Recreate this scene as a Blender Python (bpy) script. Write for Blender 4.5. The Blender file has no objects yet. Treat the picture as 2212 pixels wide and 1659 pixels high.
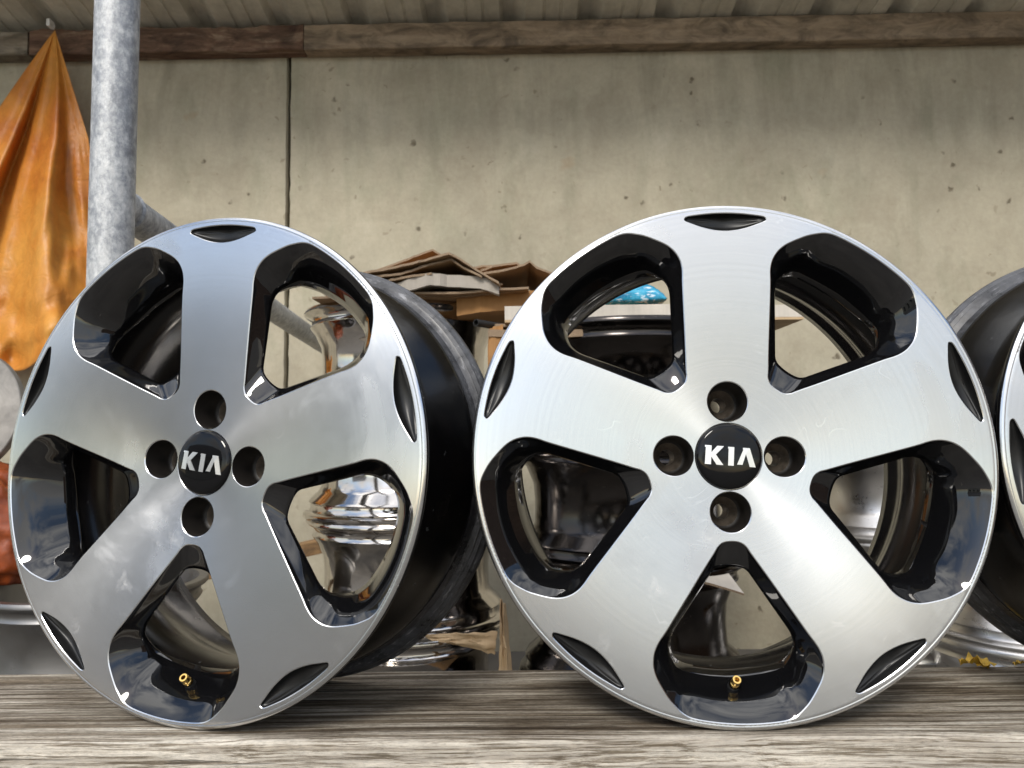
import bpy, bmesh, math, random
from mathutils import Vector, Matrix, noise
from mathutils.geometry import delaunay_2d_cdt
random.seed(7)
PI = math.pi
sc = bpy.context.scene
COL = sc.collection

# ------------------------------------------------------------------ camera
CAM_Z = 0.74                       # camera height above the yard floor
PITCH, ROLL = 0.066, 0.0105
F_PX = 1617.0                      # focal length in pixels of a 2212 px wide picture
cam_d = bpy.data.cameras.new('camera'); cam = bpy.data.objects.new('camera', cam_d); COL.objects.link(cam)
fw = Vector((0, math.cos(PITCH), math.sin(PITCH))); up0 = Vector((0, -math.sin(PITCH), math.cos(PITCH))); rt0 = Vector((1, 0, 0))
rt = rt0 * math.cos(ROLL) - up0 * math.sin(ROLL); upv = up0 * math.cos(ROLL) + rt0 * math.sin(ROLL)
cam.matrix_world = Matrix(((rt.x, upv.x, -fw.x, 0), (rt.y, upv.y, -fw.y, 0), (rt.z, upv.z, -fw.z, CAM_Z), (0, 0, 0, 1)))
cam_d.sensor_width = 36.0; cam_d.lens = 36.0 * F_PX / 2212.0
cam_d.clip_start = 0.02; cam_d.clip_end = 500
cam_d.dof.use_dof = True; cam_d.dof.focus_distance = 0.72; cam_d.dof.aperture_fstop = 13
sc.camera = cam
# ------------------------------------------------------------------ light
SUN_EL, SUN_AZ = math.radians(38), math.radians(197)
w = bpy.data.worlds.new('World'); sc.world = w; w.use_nodes = True
wn = w.node_tree.nodes; bg = wn['Background']
sky = wn.new('ShaderNodeTexSky'); sky.sky_type = 'NISHITA'; sky.sun_disc = False
sky.sun_elevation = SUN_EL; sky.sun_rotation = SUN_AZ; sky.air_density = 1.0; sky.dust_density = 0.8; sky.ozone_density = 1.0
# broken white cloud drifting over the whole sky, the same in every direction
wl = w.node_tree.links.new; wtc = wn.new('ShaderNodeTexCoord'); wno = wn.new('ShaderNodeTexNoise'); wrm = wn.new('ShaderNodeValToRGB'); wmx = wn.new('ShaderNodeMix'); wmx.data_type = 'RGBA'
wno.inputs['Scale'].default_value = 1.7; wno.inputs['Detail'].default_value = 7; wno.inputs['Roughness'].default_value = 0.58; wno.inputs['Distortion'].default_value = 0.4
wmp = wn.new('ShaderNodeMapping'); wmp.inputs['Scale'].default_value = (1, 1, 2.2); wl(wtc.outputs['Generated'], wmp.inputs['Vector']); wl(wmp.outputs[0], wno.inputs['Vector'])
wrm.color_ramp.elements[0].position = 0.42; wrm.color_ramp.elements[1].position = 0.60; wl(wno.outputs[0], wrm.inputs[0])
wl(wrm.outputs[0], wmx.inputs['Factor']); wl(sky.outputs[0], wmx.inputs['A']); wsp = wn.new('ShaderNodeSeparateXYZ'); wl(wtc.outputs['Generated'], wsp.inputs[0])
wrg = wn.new('ShaderNodeMapRange'); wrg.inputs['From Min'].default_value = 0.0; wrg.inputs['From Max'].default_value = 1.0; wrg.inputs['To Min'].default_value = 0.42; wrg.inputs['To Max'].default_value = 1.55; wl(wsp.outputs[2], wrg.inputs['Value'])
wsc = wn.new('ShaderNodeVectorMath'); wsc.operation = 'SCALE'; wsc.inputs[0].default_value = (8.2, 8.15, 8.1); wl(wrg.outputs[0], wsc.inputs['Scale']); wl(wsc.outputs[0], wmx.inputs['B'])
wl(wmx.outputs['Result'], bg.inputs['Color']); bg.inputs['Strength'].default_value = 0.12
sun_d = bpy.data.lights.new('sun', 'SUN'); sun_d.energy = 1.5; sun_d.angle = math.radians(15); sun_d.color = (1, 0.95, 0.87)
sun = bpy.data.objects.new('sun', sun_d); COL.objects.link(sun)
sd = Vector((math.sin(SUN_AZ) * math.cos(SUN_EL), math.cos(SUN_AZ) * math.cos(SUN_EL), math.sin(SUN_EL)))
sun.rotation_euler = sd.to_track_quat('Z', 'Y').to_euler()
vs = sc.view_settings
vs.view_transform = 'Standard'; vs.look = 'None'; vs.gamma = 1; vs.exposure = 0.75; vs.use_curve_mapping = False
sc.cycles.use_denoising = True
sc.cycles.max_bounces = 8; sc.cycles.adaptive_threshold = 0.02; sc.cycles.glossy_bounces = 6; sc.cycles.diffuse_bounces = 4

# ------------------------------------------------------------------ helpers
def ray(vx, vy):
    x = (vx - 1106) / F_PX; y = -(vy - 829.5) / F_PX
    return fw + rt * x + upv * y
def at(vx, vy, Y):                  # the point that stands Y metres away (along +Y) in direction of a pixel
    d = ray(vx, vy); return Vector((0, 0, CAM_Z)) + d * (Y / d.y)
def mesh_obj(name, verts, faces, m, parent=None, smooth=True, auto=None):
    me = bpy.data.meshes.new(name); me.from_pydata([tuple(v) for v in verts], [], faces); me.update()
    return link(name, me, m, parent, smooth, auto)
def link(name, me, m, parent=None, smooth=True, auto=None):
    if m is not None and not me.materials: me.materials.append(m)
    if smooth:
        me.polygons.foreach_set('use_smooth', [True] * len(me.polygons))
        if auto: me.set_sharp_from_angle(angle=math.radians(auto))
    o = bpy.data.objects.new(name, me); COL.objects.link(o)
    if parent: o.parent = parent
    return o
def bm_obj(name, bm, m, parent=None, smooth=True, auto=None):
    me = bpy.data.meshes.new(name); bm.to_mesh(me); bm.free()
    return link(name, me, m, parent, smooth, auto)
def empty(name, loc=(0, 0, 0)):
    o = bpy.data.objects.new(name, None); COL.objects.link(o); o.location = loc; o.empty_display_size = 0.05; return o
def tag(o, label=None, cat=None, group=None, kind=None):
    if label: o['label'] = label
    if cat: o['category'] = cat
    if group: o['group'] = group
    if kind: o['kind'] = kind
    return o
def copy_tree(o, parent=None):
    c = o.copy(); COL.objects.link(c); c.parent = parent
    for ch in list(o.children): copy_tree(ch, c)
    return c
def fix_normals(me):
    bm = bmesh.new(); bm.from_mesh(me); bmesh.ops.recalc_face_normals(bm, faces=bm.faces); bm.to_mesh(me); bm.free()
def lathe(name, prof, m, parent=None, n=128, axis='Y', closed=False, auto=40, wob=None):
    # prof: list of (radius, position along axis)
    V, Fc = [], []
    for i in range(n):
        a = 2 * PI * i / n; c, s = math.cos(a), math.sin(a)
        for (r, d) in prof:
            if wob: r, d = wob(r, d, a)
            V.append((r * c, d, r * s) if axis == 'Y' else (r * c, r * s, d))
    k = len(prof)
    for i in range(n):
        j = (i + 1) % n
        for q in range(k if closed else k - 1):
            q2 = (q + 1) % k
            Fc.append((i * k + q, j * k + q, j * k + q2, i * k + q2))
    o = mesh_obj(name, V, Fc, m, parent, True, None); fix_normals(o.data)
    if auto: o.data.set_sharp_from_angle(angle=math.radians(auto))
    return o
def box_bm(bm, cx, cy, cz, sx, sy, sz, bev=0.0):
    r = bmesh.ops.create_cube(bm, size=1.0); vs_ = r['verts']
    for v in vs_: v.co = Vector((cx + v.co.x * sx, cy + v.co.y * sy, cz + v.co.z * sz))
    if bev:
        ed = list({e for v in vs_ for e in v.link_edges}); bmesh.ops.bevel(bm, geom=ed, offset=bev, segments=2, affect='EDGES', profile=0.6)
def tube(name, p0, p1, rad, m, parent=None, n=40, wall=0.004, seg=2):
    p0, p1 = Vector(p0), Vector(p1); ax = (p1 - p0); L = ax.length
    prof = [(rad - wall, 0), (rad, 0)] + [(rad, L * i / seg) for i in range(1, seg + 1)] + [(rad - wall, L)]
    o = lathe(name, prof, m, parent, n, 'Z', closed=True, auto=50)
    q = ax.to_track_quat('Z', 'Y'); M = Matrix.Translation(p0) @ q.to_matrix().to_4x4()
    o.data.transform(M); return o

# ------------------------------------------------------------------ materials
def mat(name):
    m = bpy.data.materials.new(name); m.use_nodes = True; nt = m.node_tree
    return m, nt, nt.nodes, nt.nodes['Principled BSDF']
def N(nt, t, **kw):
    n = nt.nodes.new(t)
    for k, v in kw.items():
        if hasattr(n, k): setattr(n, k, v)
        else: n.inputs[k.replace('_', ' ')].default_value = v
    return n
def coord(nt, scale=(1, 1, 1), rot=(0, 0, 0), out='Object', loc=(0, 0, 0)):
    tc = nt.nodes.new('ShaderNodeTexCoord'); mp = nt.nodes.new('ShaderNodeMapping')
    mp.inputs['Scale'].default_value = scale; mp.inputs['Rotation'].default_value = rot; mp.inputs['Location'].default_value = loc
    nt.links.new(tc.outputs[out], mp.inputs['Vector']); return mp.outputs[0]
def tnoise(nt, vec, scale, detail=4, rough=0.55, dist=0.0):
    n = nt.nodes.new('ShaderNodeTexNoise'); n.inputs['Scale'].default_value = scale; n.inputs['Detail'].default_value = detail
    n.inputs['Roughness'].default_value = rough; n.inputs['Distortion'].default_value = dist
    nt.links.new(vec, n.inputs['Vector']); return n.outputs[0]
def ramp(nt, fac, stops, interp='LINEAR'):
    r = nt.nodes.new('ShaderNodeValToRGB'); r.color_ramp.interpolation = interp
    el = r.color_ramp.elements
    while len(el) > 1: el.remove(el[-1])
    el[0].position = stops[0][0]; c = stops[0][1]; el[0].color = (*c, 1) if len(c) == 3 else c
    for p, c in stops[1:]:
        e = el.new(p); e.color = (*c, 1)
    nt.links.new(fac, r.inputs[0]); return r.outputs[0]
def g(v): return (v, v, v)
def mix(nt, fac, a, b, blend='MIX'):
    n = nt.nodes.new('ShaderNodeMix'); n.data_type = 'RGBA'; n.blend_type = blend
    for s, v in ((n.inputs['Factor'], fac), (n.inputs['A'], a), (n.inputs['B'], b)):
        if isinstance(v, (int, float)): s.default_value = v
        elif isinstance(v, tuple): s.default_value = (*v, 1)
        else: nt.links.new(v, s)
    return n.outputs['Result']
def bump(nt, h, strength, dist, bs, prev=None):
    b = nt.nodes.new('ShaderNodeBump'); b.inputs['Strength'].default_value = strength; b.inputs['Distance'].default_value = dist
    nt.links.new(h, b.inputs['Height'])
    if prev is not None: nt.links.new(prev, b.inputs['Normal'])
    nt.links.new(b.outputs[0], bs.inputs['Normal']); return b.outputs[0]
def math_n(nt, op, a, b=None):
    n = nt.nodes.new('ShaderNodeMath'); n.operation = op
    for i, v in enumerate((a, b)):
        if v is None: continue
        if isinstance(v, (int, float)): n.inputs[i].default_value = v
        else: nt.links.new(v, n.inputs[i])
    return n.outputs[0]

def m_machined():
    m, nt, nd, b = mat('machined_aluminium'); L = nt.links.new
    v = coord(nt)
    sm = tnoise(nt, v, 9, 5, 0.6, 0.6); fine = tnoise(nt, v, 60, 4, 0.6, 0.3)
    sep = nd.new('ShaderNodeSeparateXYZ'); L(v, sep.inputs[0])
    rr = math_n(nt, 'SQRT', math_n(nt, 'ADD', math_n(nt, 'MULTIPLY', sep.outputs[0], sep.outputs[0]), math_n(nt, 'MULTIPLY', sep.outputs[2], sep.outputs[2])))
    cmb = nd.new('ShaderNodeCombineXYZ'); L(math_n(nt, 'MULTIPLY', rr, 1.0), cmb.inputs[0])
    rings = tnoise(nt, cmb.outputs[0], 330, 2, 0.6)
    smear = ramp(nt, sm, [(0.56, g(0)), (0.72, g(1))])
    col = mix(nt, math_n(nt, 'MULTIPLY', smear, 0.5), (0.655, 0.66, 0.665), (0.71, 0.705, 0.69))
    col = mix(nt, 0.10, col, ramp(nt, rings, [(0.3, g(0.5)), (0.7, g(1))]), 'MULTIPLY')
    sn = tnoise(nt, coord(nt, (1, 1, 1), loc=(2, 0, 5)), 13, 3, 0.5, 1.5)
    scr = ramp(nt, sn, [(0.488, g(0)), (0.4945, g(1)), (0.501, g(0))])
    scr = math_n(nt, 'MULTIPLY', scr, ramp(nt, tnoise(nt, v, 24, 3, 0.6), [(0.56, g(0)), (0.64, g(1))]))
    film = math_n(nt, 'MULTIPLY', ramp(nt, tnoise(nt, coord(nt, (1, 1, 1), loc=(7, 1, 3)), 16, 6, 0.68, 0.8), [(0.60, g(0)), (0.70, g(1))]), ramp(nt, tnoise(nt, v, 4.5, 2, 0.5), [(0.52, g(0)), (0.62, g(1))]))
    col = mix(nt, math_n(nt, 'MULTIPLY', scr, 0.45), col, (0.85, 0.85, 0.86)); col = mix(nt, math_n(nt, 'MULTIPLY', film, 0.35), col, (0.74, 0.72, 0.68))
    L(col, b.inputs['Base Color'])
    L(math_n(nt, 'SUBTRACT', 1.0, math_n(nt, 'MULTIPLY', film, 0.35)), b.inputs['Metallic'])
    ro = math_n(nt, 'ADD', math_n(nt, 'MULTIPLY', smear, 0.10), math_n(nt, 'ADD', math_n(nt, 'MULTIPLY', fine, 0.05), 0.20))
    L(ro, b.inputs['Roughness'])
    b.inputs['Anisotropic'].default_value = 0.88; b.inputs['Anisotropic Rotation'].default_value = 0.25
    t = nd.new('ShaderNodeTangent'); t.direction_type = 'RADIAL'; t.axis = 'Y'; L(t.outputs[0], b.inputs['Tangent'])
    b.inputs['Coat Weight'].default_value = 0.35; b.inputs['Coat Roughness'].default_value = 0.12; b.inputs['Coat IOR'].default_value = 1.4
    return m
def m_gloss_black():
    m, nt, nd, b = mat('gloss_black_paint'); v = coord(nt)
    dust = ramp(nt, tnoise(nt, v, 420, 2, 0.5), [(0.72, g(0)), (0.78, g(1))])
    nt.links.new(mix(nt, math_n(nt, 'MULTIPLY', dust, 0.10), (0.004, 0.004, 0.0045), (0.25, 0.23, 0.2)), b.inputs['Base Color'])
    b.inputs['Roughness'].default_value = 0.06
    nt.links.new(ramp(nt, tnoise(nt, v, 30, 4, 0.6), [(0.35, g(0.02)), (0.8, g(0.07))]), b.inputs['Roughness']); b.inputs['IOR'].default_value = 1.7
    bump(nt, tnoise(nt, v, 16, 2, 0.5), 0.06, 0.004, b)
    return m
def m_satin():
    m, nt, nd, b = mat('satin_black_paint'); v = coord(nt)
    nt.links.new(ramp(nt, tnoise(nt, v, 90, 4, 0.6), [(0.3, g(0.006)), (0.75, g(0.013))]), b.inputs['Base Color'])
    b.inputs['Roughness'].default_value = 0.34; b.inputs['IOR'].default_value = 1.42
    return m
def m_barrel():
    m, nt, nd, b = mat('black_barrel_paint'); L = nt.links.new
    v = coord(nt); sep = nd.new('ShaderNodeSeparateXYZ'); L(v, sep.inputs[0])
    sc1 = tnoise(nt, coord(nt, (1, 0.25, 1)), 45, 6, 0.7, 0.4); big = tnoise(nt, v, 12, 4, 0.6, 0.5)
    rad = math_n(nt, 'SQRT', math_n(nt, 'ADD', math_n(nt, 'MULTIPLY', sep.outputs[0], sep.outputs[0]), math_n(nt, 'MULTIPLY', sep.outputs[2], sep.outputs[2])))
    rear = math_n(nt, 'MULTIPLY', math_n(nt, 'MULTIPLY', math_n(nt, 'GREATER_THAN', sep.outputs[1], 0.153), math_n(nt, 'GREATER_THAN', rad, 0.2155)), ramp(nt, sc1, [(0.36, g(0.25)), (0.62, g(1))]))
    specks = ramp(nt, tnoise(nt, v, 130, 3, 0.6), [(0.68, g(0)), (0.74, g(1))])
    brown = ramp(nt, big, [(0.45, g(0)), (0.75, g(1))])
    base = mix(nt, math_n(nt, 'MULTIPLY', brown, 0.5), (0.003, 0.003, 0.0033), (0.011, 0.008, 0.006))
    base = mix(nt, math_n(nt, 'MULTIPLY', specks, 0.12), base, (0.3, 0.3, 0.3))
    base = mix(nt, rear, base, (0.070, 0.072, 0.080))
    fs = ramp(nt, tnoise(nt, coord(nt, (1, 9, 1)), 60, 6, 0.75, 0.6), [(0.56, g(0)), (0.66, g(1))])
    base = mix(nt, math_n(nt, 'MULTIPLY', math_n(nt, 'MULTIPLY', fs, rear), 0.6), base, (0.42, 0.42, 0.44))
    L(base, b.inputs['Base Color'])
    L(math_n(nt, 'ADD', math_n(nt, 'MULTIPLY', rear, 0.22), ramp(nt, big, [(0.3, g(0.14)), (0.8, g(0.32))])), b.inputs['Roughness'])
    bump(nt, sc1, 0.10, 0.002, b)
    return m
def m_simple(name, col, rough=0.5, metal=0.0, coat=0.0, nscale=0, namp=0.0, bstr=0.0, rvar=0.0, ior=1.5):
    m, nt, nd, b = mat(name); v = coord(nt)
    b.inputs['Base Color'].default_value = (*col, 1); b.inputs['Roughness'].default_value = rough; b.inputs['Metallic'].default_value = metal
    b.inputs['Coat Weight'].default_value = coat; b.inputs['IOR'].default_value = ior
    if nscale:
        n = tnoise(nt, v, nscale, 5, 0.62, 0.3)
        lo = tuple(c * (1 - namp) for c in col); hi = tuple(min(1, c * (1 + namp)) for c in col)
        nt.links.new(ramp(nt, n, [(0.3, lo), (0.7, hi)]), b.inputs['Base Color'])
        if rvar: nt.links.new(ramp(nt, n, [(0.3, g(rough)), (0.7, g(rough + rvar))]), b.inputs['Roughness'])
        if bstr: bump(nt, n, bstr, 0.003, b)
    return m
def m_chrome(name, col, r0, r1, sc_=25, dirt=(0.05, 0.045, 0.04), damt=0.5):
    m, nt, nd, b = mat(name); v = coord(nt)
    n = tnoise(nt, v, sc_, 6, 0.65, 0.5); sp = tnoise(nt, coord(nt, (1, 1, 3)), sc_ * 1.7, 5, 0.7)
    k = ramp(nt, sp, [(0.60, g(0)), (0.74, g(1))])
    nt.links.new(mix(nt, math_n(nt, 'MULTIPLY', k, damt), col, dirt), b.inputs['Base Color'])
    b.inputs['Metallic'].default_value = 1.0
    nt.links.new(math_n(nt, 'ADD', ramp(nt, n, [(0.3, g(r0)), (0.75, g(r1))]), math_n(nt, 'MULTIPLY', k, 0.25)), b.inputs['Roughness'])
    bump(nt, n, 0.05, 0.004, b)
    return m
YF_ = 0.6604
def m_bench():
    m, nt, nd, b = mat('weathered_wood'); L = nt.links.new
    # long straight grain lines at three widths, blotches, damp stains, splits and flecks
    wob = nd.new('ShaderNodeVectorMath'); wob.operation = 'ADD'; wn1 = nd.new('ShaderNodeTexNoise'); wn1.inputs['Scale'].default_value = 3.5; wn1.inputs['Detail'].default_value = 2
    L(coord(nt, (1, 1, 1)), wn1.inputs['Vector']); wsc_ = nd.new('ShaderNodeVectorMath'); wsc_.operation = 'SCALE'; wsc_.inputs['Scale'].default_value = 0.018; L(wn1.outputs['Color'], wsc_.inputs[0])
    L(coord(nt), wob.inputs[0]); L(wsc_.outputs[0], wob.inputs[1])
    def gr_(sc3, scale, det, ro, loc=(0, 0, 0)):
        mp = nd.new('ShaderNodeMapping'); mp.inputs['Scale'].default_value = sc3; mp.inputs['Location'].default_value = loc; L(wob.outputs[0], mp.inputs['Vector']); return tnoise(nt, mp.outputs[0], scale, det, ro)
    n1 = gr_((2.4, 80, 80), 1.0, 7, 0.72); n2 = gr_((9, 430, 430), 1.0, 5, 0.75, (5, 0, 0)); n3 = gr_((2.6, 12, 12), 2.0, 5, 0.62, (1, 3, 0))
    c1 = ramp(nt, n1, [(0.32, (0.20, 0.172, 0.138)), (0.44, (0.36, 0.325, 0.275)), (0.55, (0.50, 0.462, 0.40)), (0.68, (0.68, 0.645, 0.58))])
    c2 = ramp(nt, n2, [(0.40, (0.30, 0.265, 0.22)), (0.47, (0.70, 0.68, 0.65)), (0.52, (1.05, 1.05, 1.05))])
    c = mix(nt, 0.9, c1, c2, 'MULTIPLY')
    c = mix(nt, 1.0, c, ramp(nt, n3, [(0.34, (0.34, 0.295, 0.245)), (0.50, (0.84, 0.815, 0.78)), (0.66, (1.1, 1.1, 1.08))]), 'MULTIPLY')
    c = mix(nt, 1.0, c, ramp(nt, gr_((0.9, 150, 150), 1.0, 2, 0.5, (2, 9, 4)), [(0.40, (0.50, 0.45, 0.39)), (0.455, (0.80, 0.78, 0.75)), (0.49, g(1.0)), (0.58, g(1.0)), (0.60, g(1.22))]), 'MULTIPLY')
    crack = ramp(nt, gr_((0.9, 60, 60), 1.0, 3, 0.5, (3, 1, 2)), [(0.315, g(1)), (0.326, g(0))])
    c = mix(nt, math_n(nt, 'MULTIPLY', crack, 0.9), c, (0.025, 0.02, 0.015))
    gritn = tnoise(nt, coord(nt, (0.35, 1, 1)), 420, 4, 0.75)
    c = mix(nt, 0.55, c, ramp(nt, gritn, [(0.38, g(0.45)), (0.50, g(1.0)), (0.62, g(1.25))]), 'MULTIPLY')
    fleck = ramp(nt, gr_((26, 120, 120), 1.6, 4, 0.6, (7, 2, 1)), [(0.30, g(1)), (0.36, g(0))])
    c = mix(nt, math_n(nt, 'MULTIPLY', fleck, 0.6), c, (0.10, 0.075, 0.05))
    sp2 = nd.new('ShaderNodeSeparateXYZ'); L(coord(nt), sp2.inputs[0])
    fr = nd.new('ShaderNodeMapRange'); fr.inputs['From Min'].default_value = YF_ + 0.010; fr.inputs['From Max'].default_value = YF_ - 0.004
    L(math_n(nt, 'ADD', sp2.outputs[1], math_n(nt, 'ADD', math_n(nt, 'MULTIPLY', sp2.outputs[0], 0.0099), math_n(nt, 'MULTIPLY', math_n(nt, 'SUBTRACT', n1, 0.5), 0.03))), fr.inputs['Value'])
    c = mix(nt, math_n(nt, 'MULTIPLY', fr.outputs[0], 0.38), c, mix(nt, 1.0, c2, (0.82, 0.77, 0.68), 'MULTIPLY'))    # weathered, flaking front edge, with the light it catches painted in paler
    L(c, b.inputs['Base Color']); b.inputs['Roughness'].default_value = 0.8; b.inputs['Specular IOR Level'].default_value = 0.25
    hgt = mix(nt, 0.4, n2, gritn); hgt = mix(nt, 0.35, hgt, n1); hgt = mix(nt, crack, hgt, g(0.0))
    bump(nt, hgt, 0.7, 0.003, b)
    return m
def m_concrete():
    m, nt, nd, b = mat('stained_concrete'); L = nt.links.new
    v = coord(nt); vs_ = coord(nt, (2.2, 2.2, 0.9))
    big = tnoise(nt, v, 1.1, 5, 0.6, 0.4); mid = tnoise(nt, v, 5, 6, 0.65, 0.6); streak = tnoise(nt, vs_, 2.6, 6, 0.62, 0.4); fine = tnoise(nt, v, 55, 5, 0.7)
    c = ramp(nt, mid, [(0.3, (0.40, 0.355, 0.265)), (0.55, (0.475, 0.43, 0.325)), (0.75, (0.53, 0.485, 0.375))])
    grn = ramp(nt, streak, [(0.50, g(0)), (0.72, g(1))])
    c = mix(nt, math_n(nt, 'MULTIPLY', grn, 0.55), c, (0.295, 0.295, 0.205))
    c = mix(nt, 1.0, c, ramp(nt, big, [(0.3, g(0.78)), (0.7, g(1.08))]), 'MULTIPLY')
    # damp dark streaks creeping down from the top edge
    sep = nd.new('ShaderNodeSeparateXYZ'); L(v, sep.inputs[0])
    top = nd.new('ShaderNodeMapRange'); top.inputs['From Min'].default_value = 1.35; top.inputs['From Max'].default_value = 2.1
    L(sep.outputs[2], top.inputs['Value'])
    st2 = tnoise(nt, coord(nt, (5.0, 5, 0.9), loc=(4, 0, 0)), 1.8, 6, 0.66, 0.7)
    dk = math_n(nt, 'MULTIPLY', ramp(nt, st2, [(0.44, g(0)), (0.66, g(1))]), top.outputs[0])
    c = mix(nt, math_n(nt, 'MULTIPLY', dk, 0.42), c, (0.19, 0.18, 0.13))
    rust = ramp(nt, tnoise(nt, v, 7.5, 3, 0.5, 0.2), [(0.70, g(0)), (0.76, g(1))])
    c = mix(nt, math_n(nt, 'MULTIPLY', rust, 0.35), c, (0.36, 0.25, 0.15))
    # small pits and dark flecks, in loose clusters
    fl = nd.new('ShaderNodeTexVoronoi'); fl.inputs['Scale'].default_value = 11; fl.inputs['Randomness'].default_value = 1.0
    wv = nd.new('ShaderNodeVectorMath'); wv.operation = 'ADD'
    nz = nd.new('ShaderNodeTexNoise'); nz.inputs['Scale'].default_value = 40; nz.inputs['Detail'].default_value = 3; L(v, nz.inputs['Vector'])
    sc2 = nd.new('ShaderNodeVectorMath'); sc2.operation = 'SCALE'; sc2.inputs['Scale'].default_value = 0.035; L(nz.outputs['Color'], sc2.inputs[0])
    L(v, wv.inputs[0]); L(sc2.outputs[0], wv.inputs[1]); L(wv.outputs[0], fl.inputs['Vector'])
    pit = ramp(nt, fl.outputs['Distance'], [(0.07, g(1)), (0.13, g(0))])
    pit = math_n(nt, 'MULTIPLY', pit, ramp(nt, tnoise(nt, v, 3.3, 4, 0.7), [(0.46, g(0)), (0.54, g(1))]))
    pit2 = math_n(nt, 'MULTIPLY', ramp(nt, tnoise(nt, v, 26, 3, 0.55, 0.6), [(0.665, g(0)), (0.69, g(1))]), ramp(nt, tnoise(nt, v, 2.2, 3, 0.6), [(0.46, g(0)), (0.6, g(1))]))
    c = mix(nt, math_n(nt, 'MULTIPLY', pit2, 0.55), c, (0.17, 0.135, 0.085))
    c = mix(nt, math_n(nt, 'MULTIPLY', pit, 0.8), c, (0.10, 0.078, 0.05))
    c = mix(nt, 0.25, c, ramp(nt, fine, [(0.3, g(0.6)), (0.7, g(1.15))]), 'MULTIPLY')
    L(c, b.inputs['Base Color']); b.inputs['Roughness'].default_value = 0.88; b.inputs['Specular IOR Level'].default_value = 0.2
    bump(nt, mix(nt, pit, fine, g(0.0)), 0.35, 0.004, b)
    return m
def m_galv():
    m, nt, nd, b = mat('galvanised_steel'); L = nt.links.new
    v = coord(nt, (1, 1, 0.75))
    n = tnoise(nt, v, 85, 7, 0.78, 0.1); big = tnoise(nt, v, 5.5, 4, 0.6, 0.4); f2 = tnoise(nt, coord(nt, (1, 1, 0.35)), 130, 4, 0.7)
    f = math_n(nt, 'ADD', math_n(nt, 'MULTIPLY', n, 0.62), math_n(nt, 'MULTIPLY', big, 0.40))
    c = ramp(nt, f, [(0.40, (0.22, 0.23, 0.245)), (0.48, (0.31, 0.32, 0.335)), (0.55, (0.48, 0.49, 0.495)), (0.64, (0.66, 0.66, 0.65))])
    c = mix(nt, 0.35, c, ramp(nt, f2, [(0.35, g(0.55)), (0.6, g(1.1))]), 'MULTIPLY')
    L(c, b.inputs['Base Color']); b.inputs['Metallic'].default_value = 0.35
    L(ramp(nt, f, [(0.42, g(0.42)), (0.6, g(0.65))]), b.inputs['Roughness'])
    bump(nt, f2, 0.12, 0.002, b); return m
def m_beam(name, lo, midc, hi, seed):
    m, nt, nd, b = mat(name); L = nt.links.new
    v = coord(nt, (1.6, 14, 14), loc=(seed, 0, 0)); v2 = coord(nt, (3, 6, 6), loc=(seed, 2, 0))
    n = tnoise(nt, v, 2.2, 7, 0.7, 0.7); p = tnoise(nt, v2, 3.0, 6, 0.7, 0.8)
    c = ramp(nt, n, [(0.3, lo), (0.52, midc), (0.72, hi)])
    c = mix(nt, 1.0, c, ramp(nt, p, [(0.35, g(0.45)), (0.55, g(1.0)), (0.7, g(1.25))]), 'MULTIPLY')
    L(c, b.inputs['Base Color']); b.inputs['Roughness'].default_value = 0.85; bump(nt, mix(nt, 0.5, n, p), 0.7, 0.006, b); return m
def m_roof():
    m, nt, nd, b = mat('painted_sheet_steel'); L = nt.links.new
    n = tnoise(nt, coord(nt, (3, 0.6, 3)), 3, 6, 0.65, 0.5); f = tnoise(nt, coord(nt), 22, 5, 0.7)
    c = ramp(nt, n, [(0.3, (0.45, 0.425, 0.35)), (0.6, (0.60, 0.57, 0.475)), (0.75, (0.68, 0.645, 0.545))])
    c = mix(nt, 0.4, c, ramp(nt, f, [(0.35, g(0.6)), (0.6, g(1.05))]), 'MULTIPLY')
    L(c, b.inputs['Base Color']); b.inputs['Roughness'].default_value = 0.6; return m
def m_card(name, col, inner=None):
    m, nt, nd, b = mat(name); L = nt.links.new; v = coord(nt)
    n = tnoise(nt, v, 8, 5, 0.6, 0.4); f = tnoise(nt, coord(nt, (200, 3, 3)), 1.0, 2, 0.5)
    c = ramp(nt, n, [(0.3, tuple(x * 0.78 for x in col)), (0.7, tuple(x * 1.12 for x in col))])
    c = mix(nt, 0.12, c, ramp(nt, f, [(0.4, g(0.6)), (0.6, g(1))]), 'MULTIPLY')
    L(c, b.inputs['Base Color']); b.inputs['Roughness'].default_value = 0.8; b.inputs['Specular IOR Level'].default_value = 0.2
    bump(nt, mix(nt, 0.5, n, f), 0.15, 0.002, b); return m
def m_card_edge():
    m, nt, nd, b = mat('corrugated_card_edge'); L = nt.links.new
    wv = nd.new('ShaderNodeTexWave'); wv.wave_type = 'BANDS'; wv.bands_direction = 'X'; wv.inputs['Scale'].default_value = 170; wv.inputs['Distortion'].default_value = 4
    wv.inputs['Detail'].default_value = 2; L(coord(nt), wv.inputs['Vector'])
    L(ramp(nt, wv.outputs[0], [(0.25, (0.10, 0.065, 0.038)), (0.7, (0.40, 0.29, 0.19))]), b.inputs['Base Color']); b.inputs['Roughness'].default_value = 0.9
    return m
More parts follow.
